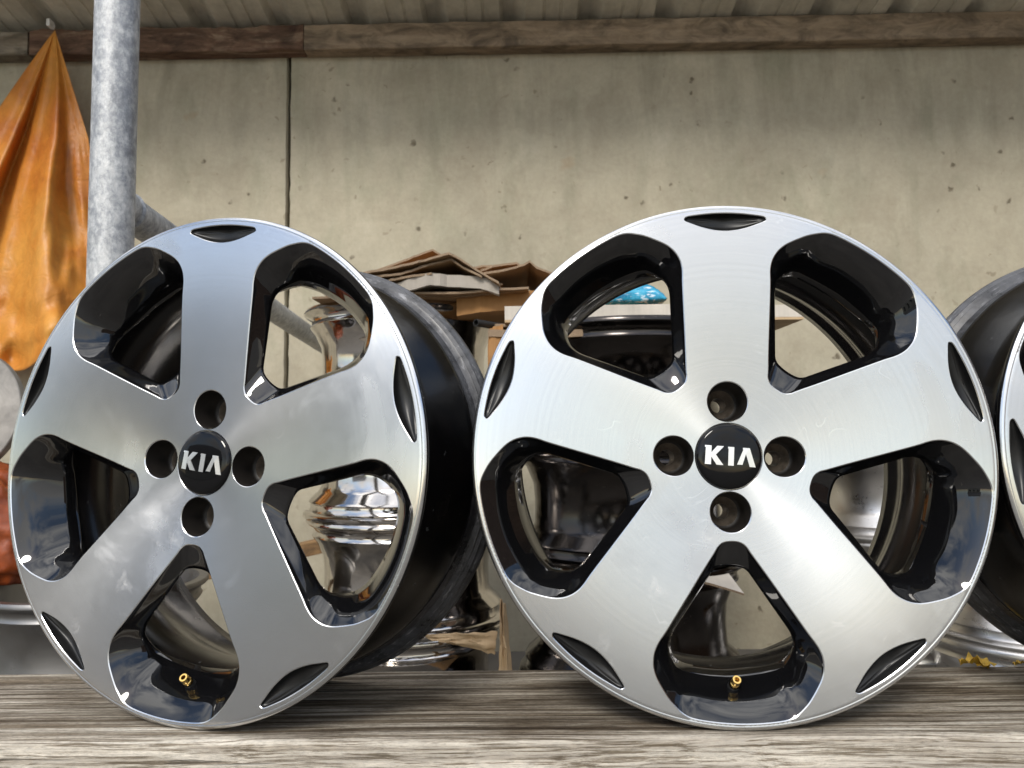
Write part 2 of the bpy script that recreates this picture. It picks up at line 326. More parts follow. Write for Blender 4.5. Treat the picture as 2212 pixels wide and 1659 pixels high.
def m_tarp():
    m, nt, nd, b = mat('orange_tarpaulin'); L = nt.links.new; v = coord(nt)
    n = tnoise(nt, coord(nt, (1, 1, 0.6)), 3.2, 5, 0.6, 0.5); cr = tnoise(nt, v, 20, 5, 0.62, 1.2); weave = tnoise(nt, coord(nt, (1, 1, 1)), 190, 2, 0.5)
    c = ramp(nt, n, [(0.30, (0.42, 0.10, 0.018)), (0.47, (0.64, 0.24, 0.035)), (0.66, (0.76, 0.37, 0.075))])
    c = mix(nt, 0.3, c, ramp(nt, cr, [(0.35, g(0.65)), (0.62, g(1.15))]), 'MULTIPLY')
    L(c, b.inputs['Base Color']); b.inputs['Roughness'].default_value = 0.42
    nb = bump(nt, cr, 0.35, 0.012, b); bump(nt, weave, 0.12, 0.001, b, nb)
    tr = nd.new('ShaderNodeBsdfTranslucent'); L(c, tr.inputs['Color'])
    ms = nd.new('ShaderNodeMixShader'); ms.inputs[0].default_value = 0.2
    L(b.outputs[0], ms.inputs[1]); L(tr.outputs[0], ms.inputs[2]); L(ms.outputs[0], nd['Material Output'].inputs['Surface'])
    return m
def m_bag():
    m, nt, nd, b = mat('blue_plastic_film'); L = nt.links.new; v = coord(nt)
    n = tnoise(nt, coord(nt, (1, 1, 2.2)), 26, 3, 0.5, 0.3); n2 = tnoise(nt, coord(nt, (2.5, 2.5, 9)), 22, 3, 0.6, 0.2)
    c = ramp(nt, n, [(0.35, (0.012, 0.16, 0.30)), (0.55, (0.03, 0.30, 0.48)), (0.7, (0.10, 0.44, 0.62))])
    pr = math_n(nt, 'MULTIPLY', ramp(nt, n2, [(0.57, g(0)), (0.60, g(1))]), ramp(nt, tnoise(nt, v, 14, 2), [(0.48, g(0)), (0.52, g(1))]))
    c = mix(nt, math_n(nt, 'MULTIPLY', pr, 0.75), c, (0.72, 0.8, 0.85))
    L(c, b.inputs['Base Color']); b.inputs['Roughness'].default_value = 0.18; bump(nt, tnoise(nt, v, 40, 4, 0.6, 0.8), 0.35, 0.006, b); return m

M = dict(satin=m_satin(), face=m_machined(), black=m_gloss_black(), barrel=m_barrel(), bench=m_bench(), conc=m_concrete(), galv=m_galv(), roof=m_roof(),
    socket=m_simple('dirty_dark_socket', (0.010, 0.008, 0.0065), 0.5, 0.0, 0, 60, 0.6, 0.2), seat=m_simple('worn_socket_seat', (0.12, 0.10, 0.08), 0.42, 0.7, 0, 120, 0.5, 0.2),
    cap=m_simple('cap_gloss_black', (0.003, 0.003, 0.0035), 0.05, ior=1.37), letter=m_simple('chrome_letter', (0.90, 0.88, 0.86), 0.28, 1.0),
    brass=m_simple('brass', (0.80, 0.53, 0.17), 0.22, 1.0, 0, 90, 0.15), rubber=m_simple('black_rubber', (0.012, 0.012, 0.012), 0.55),
    chrome=m_chrome('chrome_plating', (0.56, 0.53, 0.50), 0.03, 0.13, 22), blkwheel=m_chrome('black_polished_alloy', (0.055, 0.050, 0.048), 0.08, 0.26, 20, (0.2, 0.18, 0.16), 0.25),
    silver=m_chrome('silver_alloy', (0.66, 0.645, 0.63), 0.25, 0.42, 14, (0.08, 0.07, 0.06), 0.7), dull=m_chrome('dull_grey_alloy', (0.24, 0.235, 0.23), 0.35, 0.6, 12, (0.14, 0.12, 0.1), 0.6),
    beam1=m_beam('rough_dark_beam', (0.07, 0.032, 0.02), (0.17, 0.10, 0.064), (0.36, 0.27, 0.19), 1.0), beam2=m_beam('smooth_brown_beam', (0.20, 0.145, 0.095), (0.29, 0.22, 0.15), (0.37, 0.29, 0.205), 5.0),
    beam3=m_beam('pale_worn_beam', (0.10, 0.075, 0.05), (0.20, 0.165, 0.12), (0.36, 0.32, 0.26), 9.0),
    card=m_card('brown_cardboard', (0.30, 0.185, 0.095)), card2=m_card('orange_brown_cardboard', (0.36, 0.19, 0.075)), cardw=m_card('white_lined_cardboard', (0.58, 0.53, 0.46)),
    cardg=m_card('grey_faced_cardboard', (0.40, 0.36, 0.31)), cardt=m_card('tan_cardboard', (0.50, 0.36, 0.215)), edge=m_card_edge(), tarp=m_tarp(), bag=m_bag(),
    plank=m_beam('brown_plank', (0.16, 0.09, 0.04), (0.24, 0.14, 0.06), (0.30, 0.18, 0.08), 3.0),
    leaf=m_simple('yellow_leaf', (0.72, 0.45, 0.05), 0.55, 0, 0, 60, 0.35), steel=m_simple('grey_cast_steel', (0.27, 0.255, 0.235), 0.62, 0.4, 0, 18, 0.35, 0.3),
    red=m_simple('orange_red_plastic', (0.24, 0.05, 0.012), 0.35, 0, 0, 22, 0.4, 0.5),
    floor=m_simple('yard_concrete', (0.13, 0.12, 0.105), 0.9, 0, 0, 3, 0.3, 0.3), hook=m_simple('white_hook', (0.7, 0.7, 0.68), 0.4))

# ================================================================== setting
WALL_Y = 2.60
gr = bpy.data.meshes.new('yard_floor')
gr.from_pydata([(-60, -120, 0), (60, -120, 0), (60, 40, 0), (-60, 40, 0)], [], [(0, 1, 2, 3)])
tag(link('yard_floor', gr, M['floor'], None, False), kind='structure')

# concrete wall of cast panels with an open joint between them
wall = empty('concrete_wall', (0, WALL_Y, 0)); tag(wall, 'pale stained precast concrete wall with a dark vertical joint behind the wheels', 'wall')
jx = at(621, 500, WALL_Y).x
def panel(x0, x1, rag0, rag1):
    V, Fc = [], []; nz = 60; H = 2.13
    xs = [x0, x0 + 0.004] + [x0 + 0.02 + (x1 - x0 - 0.04) * i / 6 for i in range(7)] + [x1 - 0.004, x1]
    def jit(z, k): return 0.0045 * (noise.noise((z * 34, k, 0)) + 0.6 * noise.noise((z * 90, k, 5)))
    for j in range(nz + 1):
        z = H * j / nz
        for i, x in enumerate(xs):
            y = 0.0
            if i == 0: x += rag0 * jit(z, 1); y = 0.012
            if i == 1: x += rag0 * jit(z, 1) + 0.0
            if i == len(xs) - 1: x += rag1 * jit(z, 7); y = 0.012
            if i == len(xs) - 2: x += rag1 * jit(z, 7)
            V.append((x, y, z))
    k = len(xs)
    for j in range(nz):
        for i in range(k - 1): Fc.append((j * k + i, j * k + i + 1, (j + 1) * k + i + 1, (j + 1) * k + i))
    n0 = len(V)
    V += [(x0, 0.13, 0), (x1, 0.13, 0), (x1, 0.13, H), (x0, 0.13, H)]
    Fc += [(n0 + 1, n0, n0 + 3, n0 + 2), tuple([j * k for j in range(nz + 1)][::-1] + [n0, n0 + 3][::1]) if False else (0, nz * k, n0 + 3, n0), (k - 1, n0 + 1, n0 + 2, nz * k + k - 1), (nz * k, nz * k + k - 1, n0 + 2, n0 + 3)]
    return mesh_obj('wall_panel', V, Fc, M['conc'], wall, True, 30)
panel(-8.4, jx - 3.6, 0.2, 0.2); panel(jx - 3.591, jx - 0.0045, 0.2, 0.5); panel(jx + 0.0045, 5.0, 1.0, 0.2)
bmj = bmesh.new(); box_bm(bmj, jx, 0.06, 1.06, 0.02, 0.05, 2.11); bm_obj('joint_filler', bmj, M['rubber'], wall, False)

# a house across the yard: seen only as a small reflection in the caps and paint
house = empty('house', (-22.0, -13.0, 0)); house.rotation_euler = (0, 0, math.radians(-60)); tag(house, 'gabled house across the yard, mirrored small in the left centre cap', 'house')
bmh = bmesh.new(); box_bm(bmh, 0, 0, 1.6, 9, 6, 3.2); bm_obj('wall', bmh, M['roof'], house, False)
mesh_obj('roof', [(-4.9, -3.4, 3.0), (4.9, -3.4, 3.0), (4.9, 3.4, 3.0), (-4.9, 3.4, 3.0), (-4.9, 0, 5.4), (4.9, 0, 5.4)], [(0, 1, 5, 4), (2, 3, 4, 5), (0, 4, 3), (1, 2, 5), (3, 2, 1, 0)], M['barrel'], house, False)
for k in range(3):
    bmh = bmesh.new(); box_bm(bmh, -2.8 + 2.8 * k, 3.02, 1.7, 1.1, 0.06, 1.2); bm_obj('window', bmh, M['cap'], house, False)

# unseen boarded wall on the right, added so the gloss black reflects dark
endw = empty('added_end_wall', (3.6, 0, 0)); tag(endw, 'dark boarded wall added out of frame at the right to darken reflections', 'wall')
for k in range(14):
    bme = bmesh.new(); box_bm(bme, 0.0 + 0.004 * (k % 2), 2.50 - 0.36 * k, 1.15, 0.024, 0.352, 2.3, 0.002); bm_obj('board', bme, M['beam1'], endw, False)

# timber wall plate under the roof, in three lengths
def timber(name, vx0, vx1, vyt, vyb, mt, label, seed, rough):
    p0, p1 = at(vx0, vyt(vx0), WALL_Y - 0.06), at(vx1, vyt(vx1), WALL_Y - 0.06)
    q0, q1 = at(vx0, vyb(vx0), WALL_Y - 0.06), at(vx1, vyb(vx1), WALL_Y - 0.06)
    n = 70; V, Fc = [], []; x0, x1 = p0.x, p1.x
    for i in range(n + 1):
        f = i / n; x = x0 + (x1 - x0) * f; zt = p0.z + (p1.z - p0.z) * f; zb = q0.z + (q1.z - q0.z) * f
        a = rough * noise.noise((x * 9, seed, 0)) * 0.010 + rough * 0.004 * noise.noise((x * 40, seed, 3)); b_ = rough * noise.noise((x * 7, seed, 9)) * 0.006
        d = rough * 0.004 * noise.noise((x * 22, seed, 4))
        for (y, z) in ((d, zb + b_ + 0.003), (d + 0.003, zb + b_), (0.058, zb), (0.058, zt), (d + 0.004, zt + a), (d, zt + a - 0.004)): V.append((x, y, z))
    for i in range(n):
        for k in range(6): Fc.append((i * 6 + k, (i + 1) * 6 + k, (i + 1) * 6 + (k + 1) % 6, i * 6 + (k + 1) % 6))
    Fc += [tuple(range(6)), tuple(n * 6 + k for k in range(6))[::-1]]
    o = mesh_obj(name, [(v[0], v[1] + WALL_Y - 0.06, v[2]) for v in V], Fc, mt, None, True, 35); fix_normals(o.data)
    return tag(o, label, 'beam', 'timber lengths under the roof')
low = lambda x: 118 - 40 * x / 2212.0
top_ = lambda x: 66 - 44 * x / 2212.0
timber('timber_beam', -700, 60, lambda x: top_(x) + 2, low, M['beam3'], 'short pale timber length under the roof at the far left, behind the tarpaulin hook', 1, 0.8)
timber('timber_beam', 64, 655, lambda x: top_(x), low, M['beam1'], 'rough dark flaking timber length under the roof, either side of the steel post', 2, 1.6)
timber('timber_beam', 657, 2900, lambda x: top_(x), lambda x: low(x) + 1, M['beam2'], 'long smooth brown timber length under the roof, running right to the picture edge', 3, 0.5)

# corrugated roof, rising towards the front
roof = empty('corrugated_roof', (0, WALL_Y, 0)); tag(roof, 'corrugated metal roof sheets seen from below above the timber beam', 'roof')
zr0 = at(1106, 44, WALL_Y - 0.06).z + 0.004; SL = 0.195; PITCHR = 0.272; ROOF_FRONT = 1.78
def roof_sheet(x0, n):
    prof = []
    for k in range(n):
        b0 = x0 + k * PITCHR
        prof += [(b0, 0.0), (b0 + 0.060, 0.0), (b0 + 0.062, 0.004), (b0 + 0.070, 0.004), (b0 + 0.072, 0), (b0 + 0.118, 0.0), (b0 + 0.120, 0.004), (b0 + 0.128, 0.004), (b0 + 0.130, 0), (b0 + 0.180, 0.0), (b0 + 0.195, 0.034), (b0 + 0.230, 0.034)]
    prof.append((x0 + n * PITCHR, 0.0))
    V, Fc = [], []; ys = [WALL_Y + 0.25 - (WALL_Y + 0.25 - ROOF_FRONT) * i / 8 for i in range(9)]
    for y in ys:
        for (x, z) in prof: V.append((x, y - WALL_Y, zr0 + (WALL_Y - y) * SL + z + 0.002 * noise.noise((x * 2, y * 3, 0))))
    k = len(prof)
    for j in range(8):
        for i in range(k - 1): Fc.append((j * k + i, j * k + i + 1, (j + 1) * k + i + 1, (j + 1) * k + i))
    o = mesh_obj('roof_sheet', V, Fc, M['roof'], roof, False)
    s = o.modifiers.new('thick', 'SOLIDIFY'); s.thickness = 0.0012
    return o
for k in range(13): roof_sheet(-8.10 + k * 4 * PITCHR, 4)

# galvanised post with its back stay
pp = at(243, 300, 1.07); post = empty('steel_post', (pp.x, 1.07, 0)); tag(post, 'mottled galvanised steel tube post with a rail to the wall, behind the left wheel', 'post')
PR = 0.0303
o = tube('post_tube', (0.0, 0, 0), (0.004, 0, 2.30), PR, M['galv'], post, 56, 0.003, 8)
b0 = Vector((0.002, 0.0, at(270, 436, 1.07).z)); far_pt = at(727, 764, WALL_Y - 0.004) - Vector((pp.x, 1.07, 0))
dr = (far_pt - b0).normalized()
tube('rail_tube', b0, far_pt, 0.0270, M['galv'], post, 48, 0.003, 6)
lw = lathe('weld_collar', [(0.0272, -0.004), (0.0305, 0.0), (0.0272, 0.006)], M['galv'], post, 40, 'Z')
lw.data.transform(Matrix.Translation(b0 + dr * 0.040) @ dr.to_track_quat('Z', 'Y').to_matrix().to_4x4())

# ================================================================== bench and wheels share one tilted frame
HC, TILT = 0.2078, 0.0708
BEN = Matrix.Translation((0, 0, CAM_Z)) @ Matrix.Rotation(-TILT, 4, 'X') @ Matrix.Translation((0, 0, -HC))
R = 0.233
bench = empty('wooden_bench', (0, 0, 0)); bench.matrix_world = BEN; tag(bench, 'weathered grey wooden bench plank that the wheels stand on', 'bench')
YF, YB, BB = 0.6604, 0.8992, -0.0099
def plank():
    prof = []
    TH = 0.048
    # closed cross-section (y, z), rounded edges, extra points on the top and front
    def arc(cy, cz, r, a0, a1, n): return [(cy + r * math.cos(a0 + (a1 - a0) * i / n), cz + r * math.sin(a0 + (a1 - a0) * i / n)) for i in range(n + 1)]
    prof += arc(YF + 0.007, -0.007, 0.007, PI, PI / 2, 5)
    prof += [(YF + 0.02 + (YB - YF - 0.04) * i / 22, 0.0) for i in range(23)]
    prof += arc(YB - 0.006, -0.006, 0.006, PI / 2, 0, 4) + arc(YB - 0.005, -TH + 0.005, 0.005, 0, -PI / 2, 3) + arc(YF + 0.006, -TH + 0.006, 0.006, -PI / 2, -PI, 4)
    prof += [(YF, -TH + 0.012 + (TH - 0.024) * i / 6) for i in range(7)]
    n = 260; x0, x1 = -1.35, 1.35; V, Fc = [], []; k = len(prof)
    for i in range(n + 1):
        x = x0 + (x1 - x0) * i / n
        for (y, z) in prof:
            yy = y + BB * x
            front = max(0, 1 - (y - YF) / 0.02); back = max(0, 1 - (YB - y) / 0.02); topw = 1.0 if z > -0.002 else 0.0
            e = 0.0025 * noise.noise((x * 6, 1, 0)) + 0.0012 * noise.noise((x * 25, 2, z * 60))
            grain = 0.0007 * noise.noise((x * 3, y * 110, z * 110)) + 0.0004 * noise.noise((x * 10, y * 260, z * 260))
            V.append((x, yy + e * front - e * back * 0.7 + (0 if topw else grain * 1.5 * front), z - abs(grain) * topw - 0.0008 * front * topw * (1 + noise.noise((x * 18, 5, 0)))))
    for i in range(n):
        for q in range(k): Fc.append((i * k + q, (i + 1) * k + q, (i + 1) * k + (q + 1) % k, i * k + (q + 1) % k))
    Fc += [tuple(range(k))[::-1], tuple(n * k + q for q in range(k))]
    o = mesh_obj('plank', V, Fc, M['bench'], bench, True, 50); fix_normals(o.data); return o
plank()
for bx_ in (-0.95, 0.95):
    bmq = bmesh.new(); box_bm(bmq, bx_, (YF + YB) / 2 + 0.01, -0.048 - 0.186, 0.07, 0.16, 0.372, 0.004); bm_obj('leg', bmq, M['bench'], bench, False)

# ------------------------------------------------------------------ the alloy wheel
FRONT = [(0, 75.6), (7, 76.5), (12, 80), (16, 86), (28, 103.5), (44, 127.5), (60, 151.5), (67.2, 161.5), (71, 169.5), (72.2, 177), (71.6, 184), (68.5, 192.5), (60, 206.5), (53.5, 214), (47.5, 219.3), (40.5, 222.6), (30, 224.6), (15, 226.1), (0, 226.6)]
REAR = [(0, 98, 20), (9.5, 99, 20), (15, 102, 20), (19.5, 108, 20), (28, 120.5, 20), (41, 139.5, 20), (49.5, 152, 20), (52.3, 157.5, 21), (53.6, 162, 22), (54, 166.5, 24), (53, 171, 27), (51.5, 175, 30), (49, 179, 33), (46.5, 182, 36), (43, 184.5, 38), (37, 187, 41), (29, 189, 43), (15, 191, 45), (0, 192, 45)]
VENT = [(-37.2, 219.4), (-35, 221.4), (-26.5, 222.9), (-13.5, 224.4), (0, 224.9), (13.5, 224.4), (26.5, 222.9), (35, 221.4), (37.2, 219.4), (36.6, 217.9), (30.5, 215.3), (20.5, 211.6), (10, 209.1), (0, 208.2), (-10, 209.1), (-20.5, 211.6), (-30.5, 215.3), (-36.6, 217.9)]
def catmull(P, sub, closed=True):
    n = len(P); out = []
    for i in range(n if closed else n - 1):
        p0, p1, p2, p3 = (Vector(P[(i + k) % n]) for k in (-1, 0, 1, 2))
        for s in range(sub):
            t = s / sub
            out.append(0.5 * ((2 * p1) + (-p0 + p2) * t + (2 * p0 - 5 * p1 + 4 * p2 - p3) * t * t + (-p0 + 3 * p1 - 3 * p2 + p3) * t ** 3))
    return out
def face_d(r):
    d = 0.0133 * (0.5 + 0.5 * math.cos(PI * min(r / 0.222, 1.0)))
    if r > 0.2295: d += 0.0016 * ((r - 0.2295) / 0.0030) ** 2
    elif 0.2275 < r: d += 0.00025 * math.sin(PI * (r - 0.2275) / 0.002)
    return d
def full(half, flip=True):
    P = [tuple(x * 0.001 for x in p) for p in half]
    oth = [(-p[0],) + p[1:] for p in P[1:-1]][::-1]
    return P + oth
front_c = catmull(full([(x, -r) for x, r in FRONT]), 8)          # bottom window, wheel plane (x, z)
rear_c = catmull(full([(x, -r, d) for x, r, d in REAR]), 8)
vent_c = catmull([(x * 0.001, z * 0.001) for x, z in VENT], 7)
def offset(P, d):                    # positive grows the outline
    n = len(P); A = sum(P[i].x * P[(i + 1) % n].y - P[(i + 1) % n].x * P[i].y for i in range(n)); s = 1 if A > 0 else -1
    out = []
    for i in range(n):
        t = (P[(i + 1) % n] - P[i - 1]).normalized(); out.append(P[i] + Vector((t.y, -t.x)) * d * s)
    return out
def rot2(P, a): c, s = math.cos(a), math.sin(a); return [Vector((p.x * c - p.y * s, p.x * s + p.y * c)) for p in P]
def circle(cx, cz, r, n): return [Vector((cx + r * math.cos(2 * PI * i / n), cz + r * math.sin(2 * PI * i / n))) for i in range(n)]
def inside(p, P):
    c = False; n = len(P); x, y = p
    for i in range(n):
        a, b = P[i], P[i - 1]
        if (a.y > y) != (b.y > y) and x < (b.x - a.x) * (y - a.y) / (b.y - a.y) + a.x: c = not c
    return c
LUG_R, CAP_R = 0.0180, 0.0300
def build_face():
    CH = 0.0008
    loops = []
    for k in range(5):
        loops.append(rot2(front_c[::2], 2 * PI * k / 5)); loops.append(rot2(vent_c, 2 * PI * k / 5))
    for k in range(4):
        a = PI / 2 * k; loops.append(circle(0.05 * math.cos(a), 0.05 * math.sin(a), LUG_R, 48))
    loops.append(circle(0, 0, CAP_R, 72))
    outer = circle(0, 0, 0.2325, 360)
    grown = [offset(l, CH) for l in loops]
    verts = [p.copy() for p in outer]; edges = [(i, (i + 1) % 360) for i in range(360)]
    gi = []
    for l in grown:
        s = len(verts); verts += l; edges += [(s + i, s + (i + 1) % len(l)) for i in range(len(l))]; gi.append(s)
    bbs = [(min(p.x for p in l), max(p.x for p in l), min(p.y for p in l), max(p.y for p in l)) for l in grown]
    clear = [offset(l, 0.0016) for l in grown]
    pts = []
    r = 0.0325
    while r < 0.2318:
        dr_ = 0.0045 if r < 0.224 else 0.0011
        n = max(24, int(2 * PI * r / 0.0055)); ph = random.random()
        if r > 0.2265: break
        for i in range(n):
            a = 2 * PI * (i + ph) / n; p = Vector((r * math.cos(a), r * math.sin(a)))
            ok = True
            for l, bb_ in zip(clear, bbs):
                if bb_[0] - 0.003 < p.x < bb_[1] + 0.003 and bb_[2] - 0.003 < p.y < bb_[3] + 0.003 and inside(p, l): ok = False; break
            if ok: pts.append(p)
        r += dr_
    for r in (0.2282, 0.2290, 0.2298, 0.2305, 0.2312, 0.2319): pts += circle(0, 0, r, 360)
    verts += pts
    vo, eo, fo, ov, oe, of = delaunay_2d_cdt(verts, edges, [], 0, 1e-7)
    vo = [Vector(v) for v in vo]
    faces = []
    for f in fo:
        c = sum((vo[i] for i in f), Vector((0, 0))) / len(f)
        if c.length > 0.2326: continue
        bad = False
        for l, bb_ in zip(grown, bbs):
            if bb_[0] <= c.x <= bb_[1] and bb_[2] <= c.y <= bb_[3] and inside(c, l): bad = True; break
        if not bad: faces.append(tuple(f))
    remap = {}
    for i, o_ in enumerate(ov):
        for q in o_: remap[q] = i
    used = sorted({i for f in faces for i in f}); rn = {o_: k for k, o_ in enumerate(used)}
    faces = [tuple(rn[i] for i in f) for f in faces]
    V, NR = [], []
    for i in used:
        p = vo[i]; r = p.length; sl = (face_d(r + 2e-4) - face_d(r - 2e-4)) / 4e-4
        V.append((p.x, face_d(r), p.y)); NR.append(Vector((sl * p.x / r, -1, sl * p.y / r)).normalized())
    # machined chamfer round every opening, with vertices and normals of its own
    for l, gr_ in zip(loops, grown):
        base = len(V); n = len(l)
        for p, q in zip(gr_, l):
            u = (q - p).normalized(); nn = Vector((u.x * 0.55, -0.83, u.y * 0.55)).normalized()
            V.append((p.x, face_d(p.length), p.y)); NR.append(nn); V.append((q.x, face_d(q.length) + 0.0007, q.y)); NR.append(nn)
        for i in range(n):
            k = (i + 1) % n; faces.append((base + 2 * i, base + 2 * k, base + 2 * k + 1, base + 2 * i + 1))
    # wind every face towards the front
    out = []
    for f in faces:
        a, b, c = (Vector(V[f[k]]) for k in (0, 1, 2))
        out.append(f if (b - a).cross(c - a).y < 0 else tuple(reversed(f)))
    me = bpy.data.meshes.new('face'); me.from_pydata(V, [], out); me.update()
    me.polygons.foreach_set('use_smooth', [True] * len(me.polygons))
    me.normals_split_custom_set_from_vertices([tuple(n) for n in NR])
    return me
def build_recess():                 # black painted well of one window: rows from the face edge to the opening
    a_s = [0, .06, .22, .42, .64, .84, 1]; b_s = [0, .09, .24, .42, .62, .82, 1]
    a_r = [0, .10, .29, .47, .63, .81, 1]; b_r = [0, .05, .17, .34, .54, .77, 1]
    n = len(front_c); V, Fc = [], []; rows = len(a_s)
    for i in range(n):
        Fp, Bp = front_c[i], rear_c[i]; d0 = face_d(Fp.length) + 0.0007
        wr = min(1, max(0, (Bp[2] - 0.020) / 0.022))
        wr = wr * wr * (3 - 2 * wr)
        for k in range(rows):
            a = a_s[k] * (1 - wr) + a_r[k] * wr; b = b_s[k] * (1 - wr) + b_r[k] * wr
            V.append((Fp.x + (Bp[0] - Fp.x) * a, d0 + (Bp[2] - d0) * b, Fp.y + (Bp[1] - Fp.y) * a))
        # turned-back rear edge
        c = Vector((0, -0.150)); o_ = (Vector((Bp[0], Bp[1])) - c)
        V.append((Bp[0] + o_.x * 0.010, Bp[2] + 0.0016, Bp[1] + o_.y * 0.010)); V.append((Bp[0] + o_.x * 0.06, Bp[2] + 0.003, Bp[1] + o_.y * 0.06)); V.append((Bp[0] + o_.x * 0.22, Bp[2] + 0.004 - 0.002 * (1 - wr), Bp[1] + o_.y * 0.22))
    rows += 3
    for i in range(n):
        j = (i + 1) % n
        for k in range(rows - 1): Fc.append((i * rows + k, j * rows + k, j * rows + k + 1, i * rows + k + 1))
    me = bpy.data.meshes.new('window_recess'); me.from_pydata(V, [], Fc); me.update(); fix_normals(me); return me
def build_vent():
    n = len(vent_c); V, Fc = [], []
    cen = Vector((0, 0.2185))
    rows = [(0, 0.0007), (0.04, 0.0032), (0.14, 0.0062), (0.34, 0.0085), (0.62, 0.0098)]
    for p in vent_c:
        tgt = Vector((p.x * 0.72, 0.2195 + (p.y - 0.2195) * 0.10))
        for a, d in rows:
            q = p + (tgt - p) * a; V.append((q.x, face_d(p.length) + d * (0.35 + 0.65 * max(0, 1 - (abs(p.x) / 0.039) ** 2)), q.y))
    V.append((0, 0.0103, 0.2195)); ci = len(V) - 1; k = len(rows)
    for i in range(n):
        j = (i + 1) % n
        for r_ in range(k - 1): Fc.append((i * k + r_, j * k + r_, j * k + r_ + 1, i * k + r_ + 1))
        Fc.append((i * k + k - 1, j * k + k - 1, ci))
    me = bpy.data.meshes.new('vent'); me.from_pydata(V, [], Fc); me.update(); fix_normals(me); return me
def letter_mesh(polys, th=0.0006):
    bm = bmesh.new()
    for P in polys:
        vs0 = [bm.verts.new((x, 0, z)) for x, z in P]; f = bm.faces.new(vs0)
        if f.normal.y > 0: f.normal_flip()
        ex = bmesh.ops.extrude_face_region(bm, geom=[f]); nv = [e for e in ex['geom'] if isinstance(e, bmesh.types.BMVert)]
        for v in nv: v.co.y -= th
    bmesh.ops.recalc_face_normals(bm, faces=bm.faces)
    me = bpy.data.meshes.new('letter'); bm.to_mesh(me); bm.free(); return me

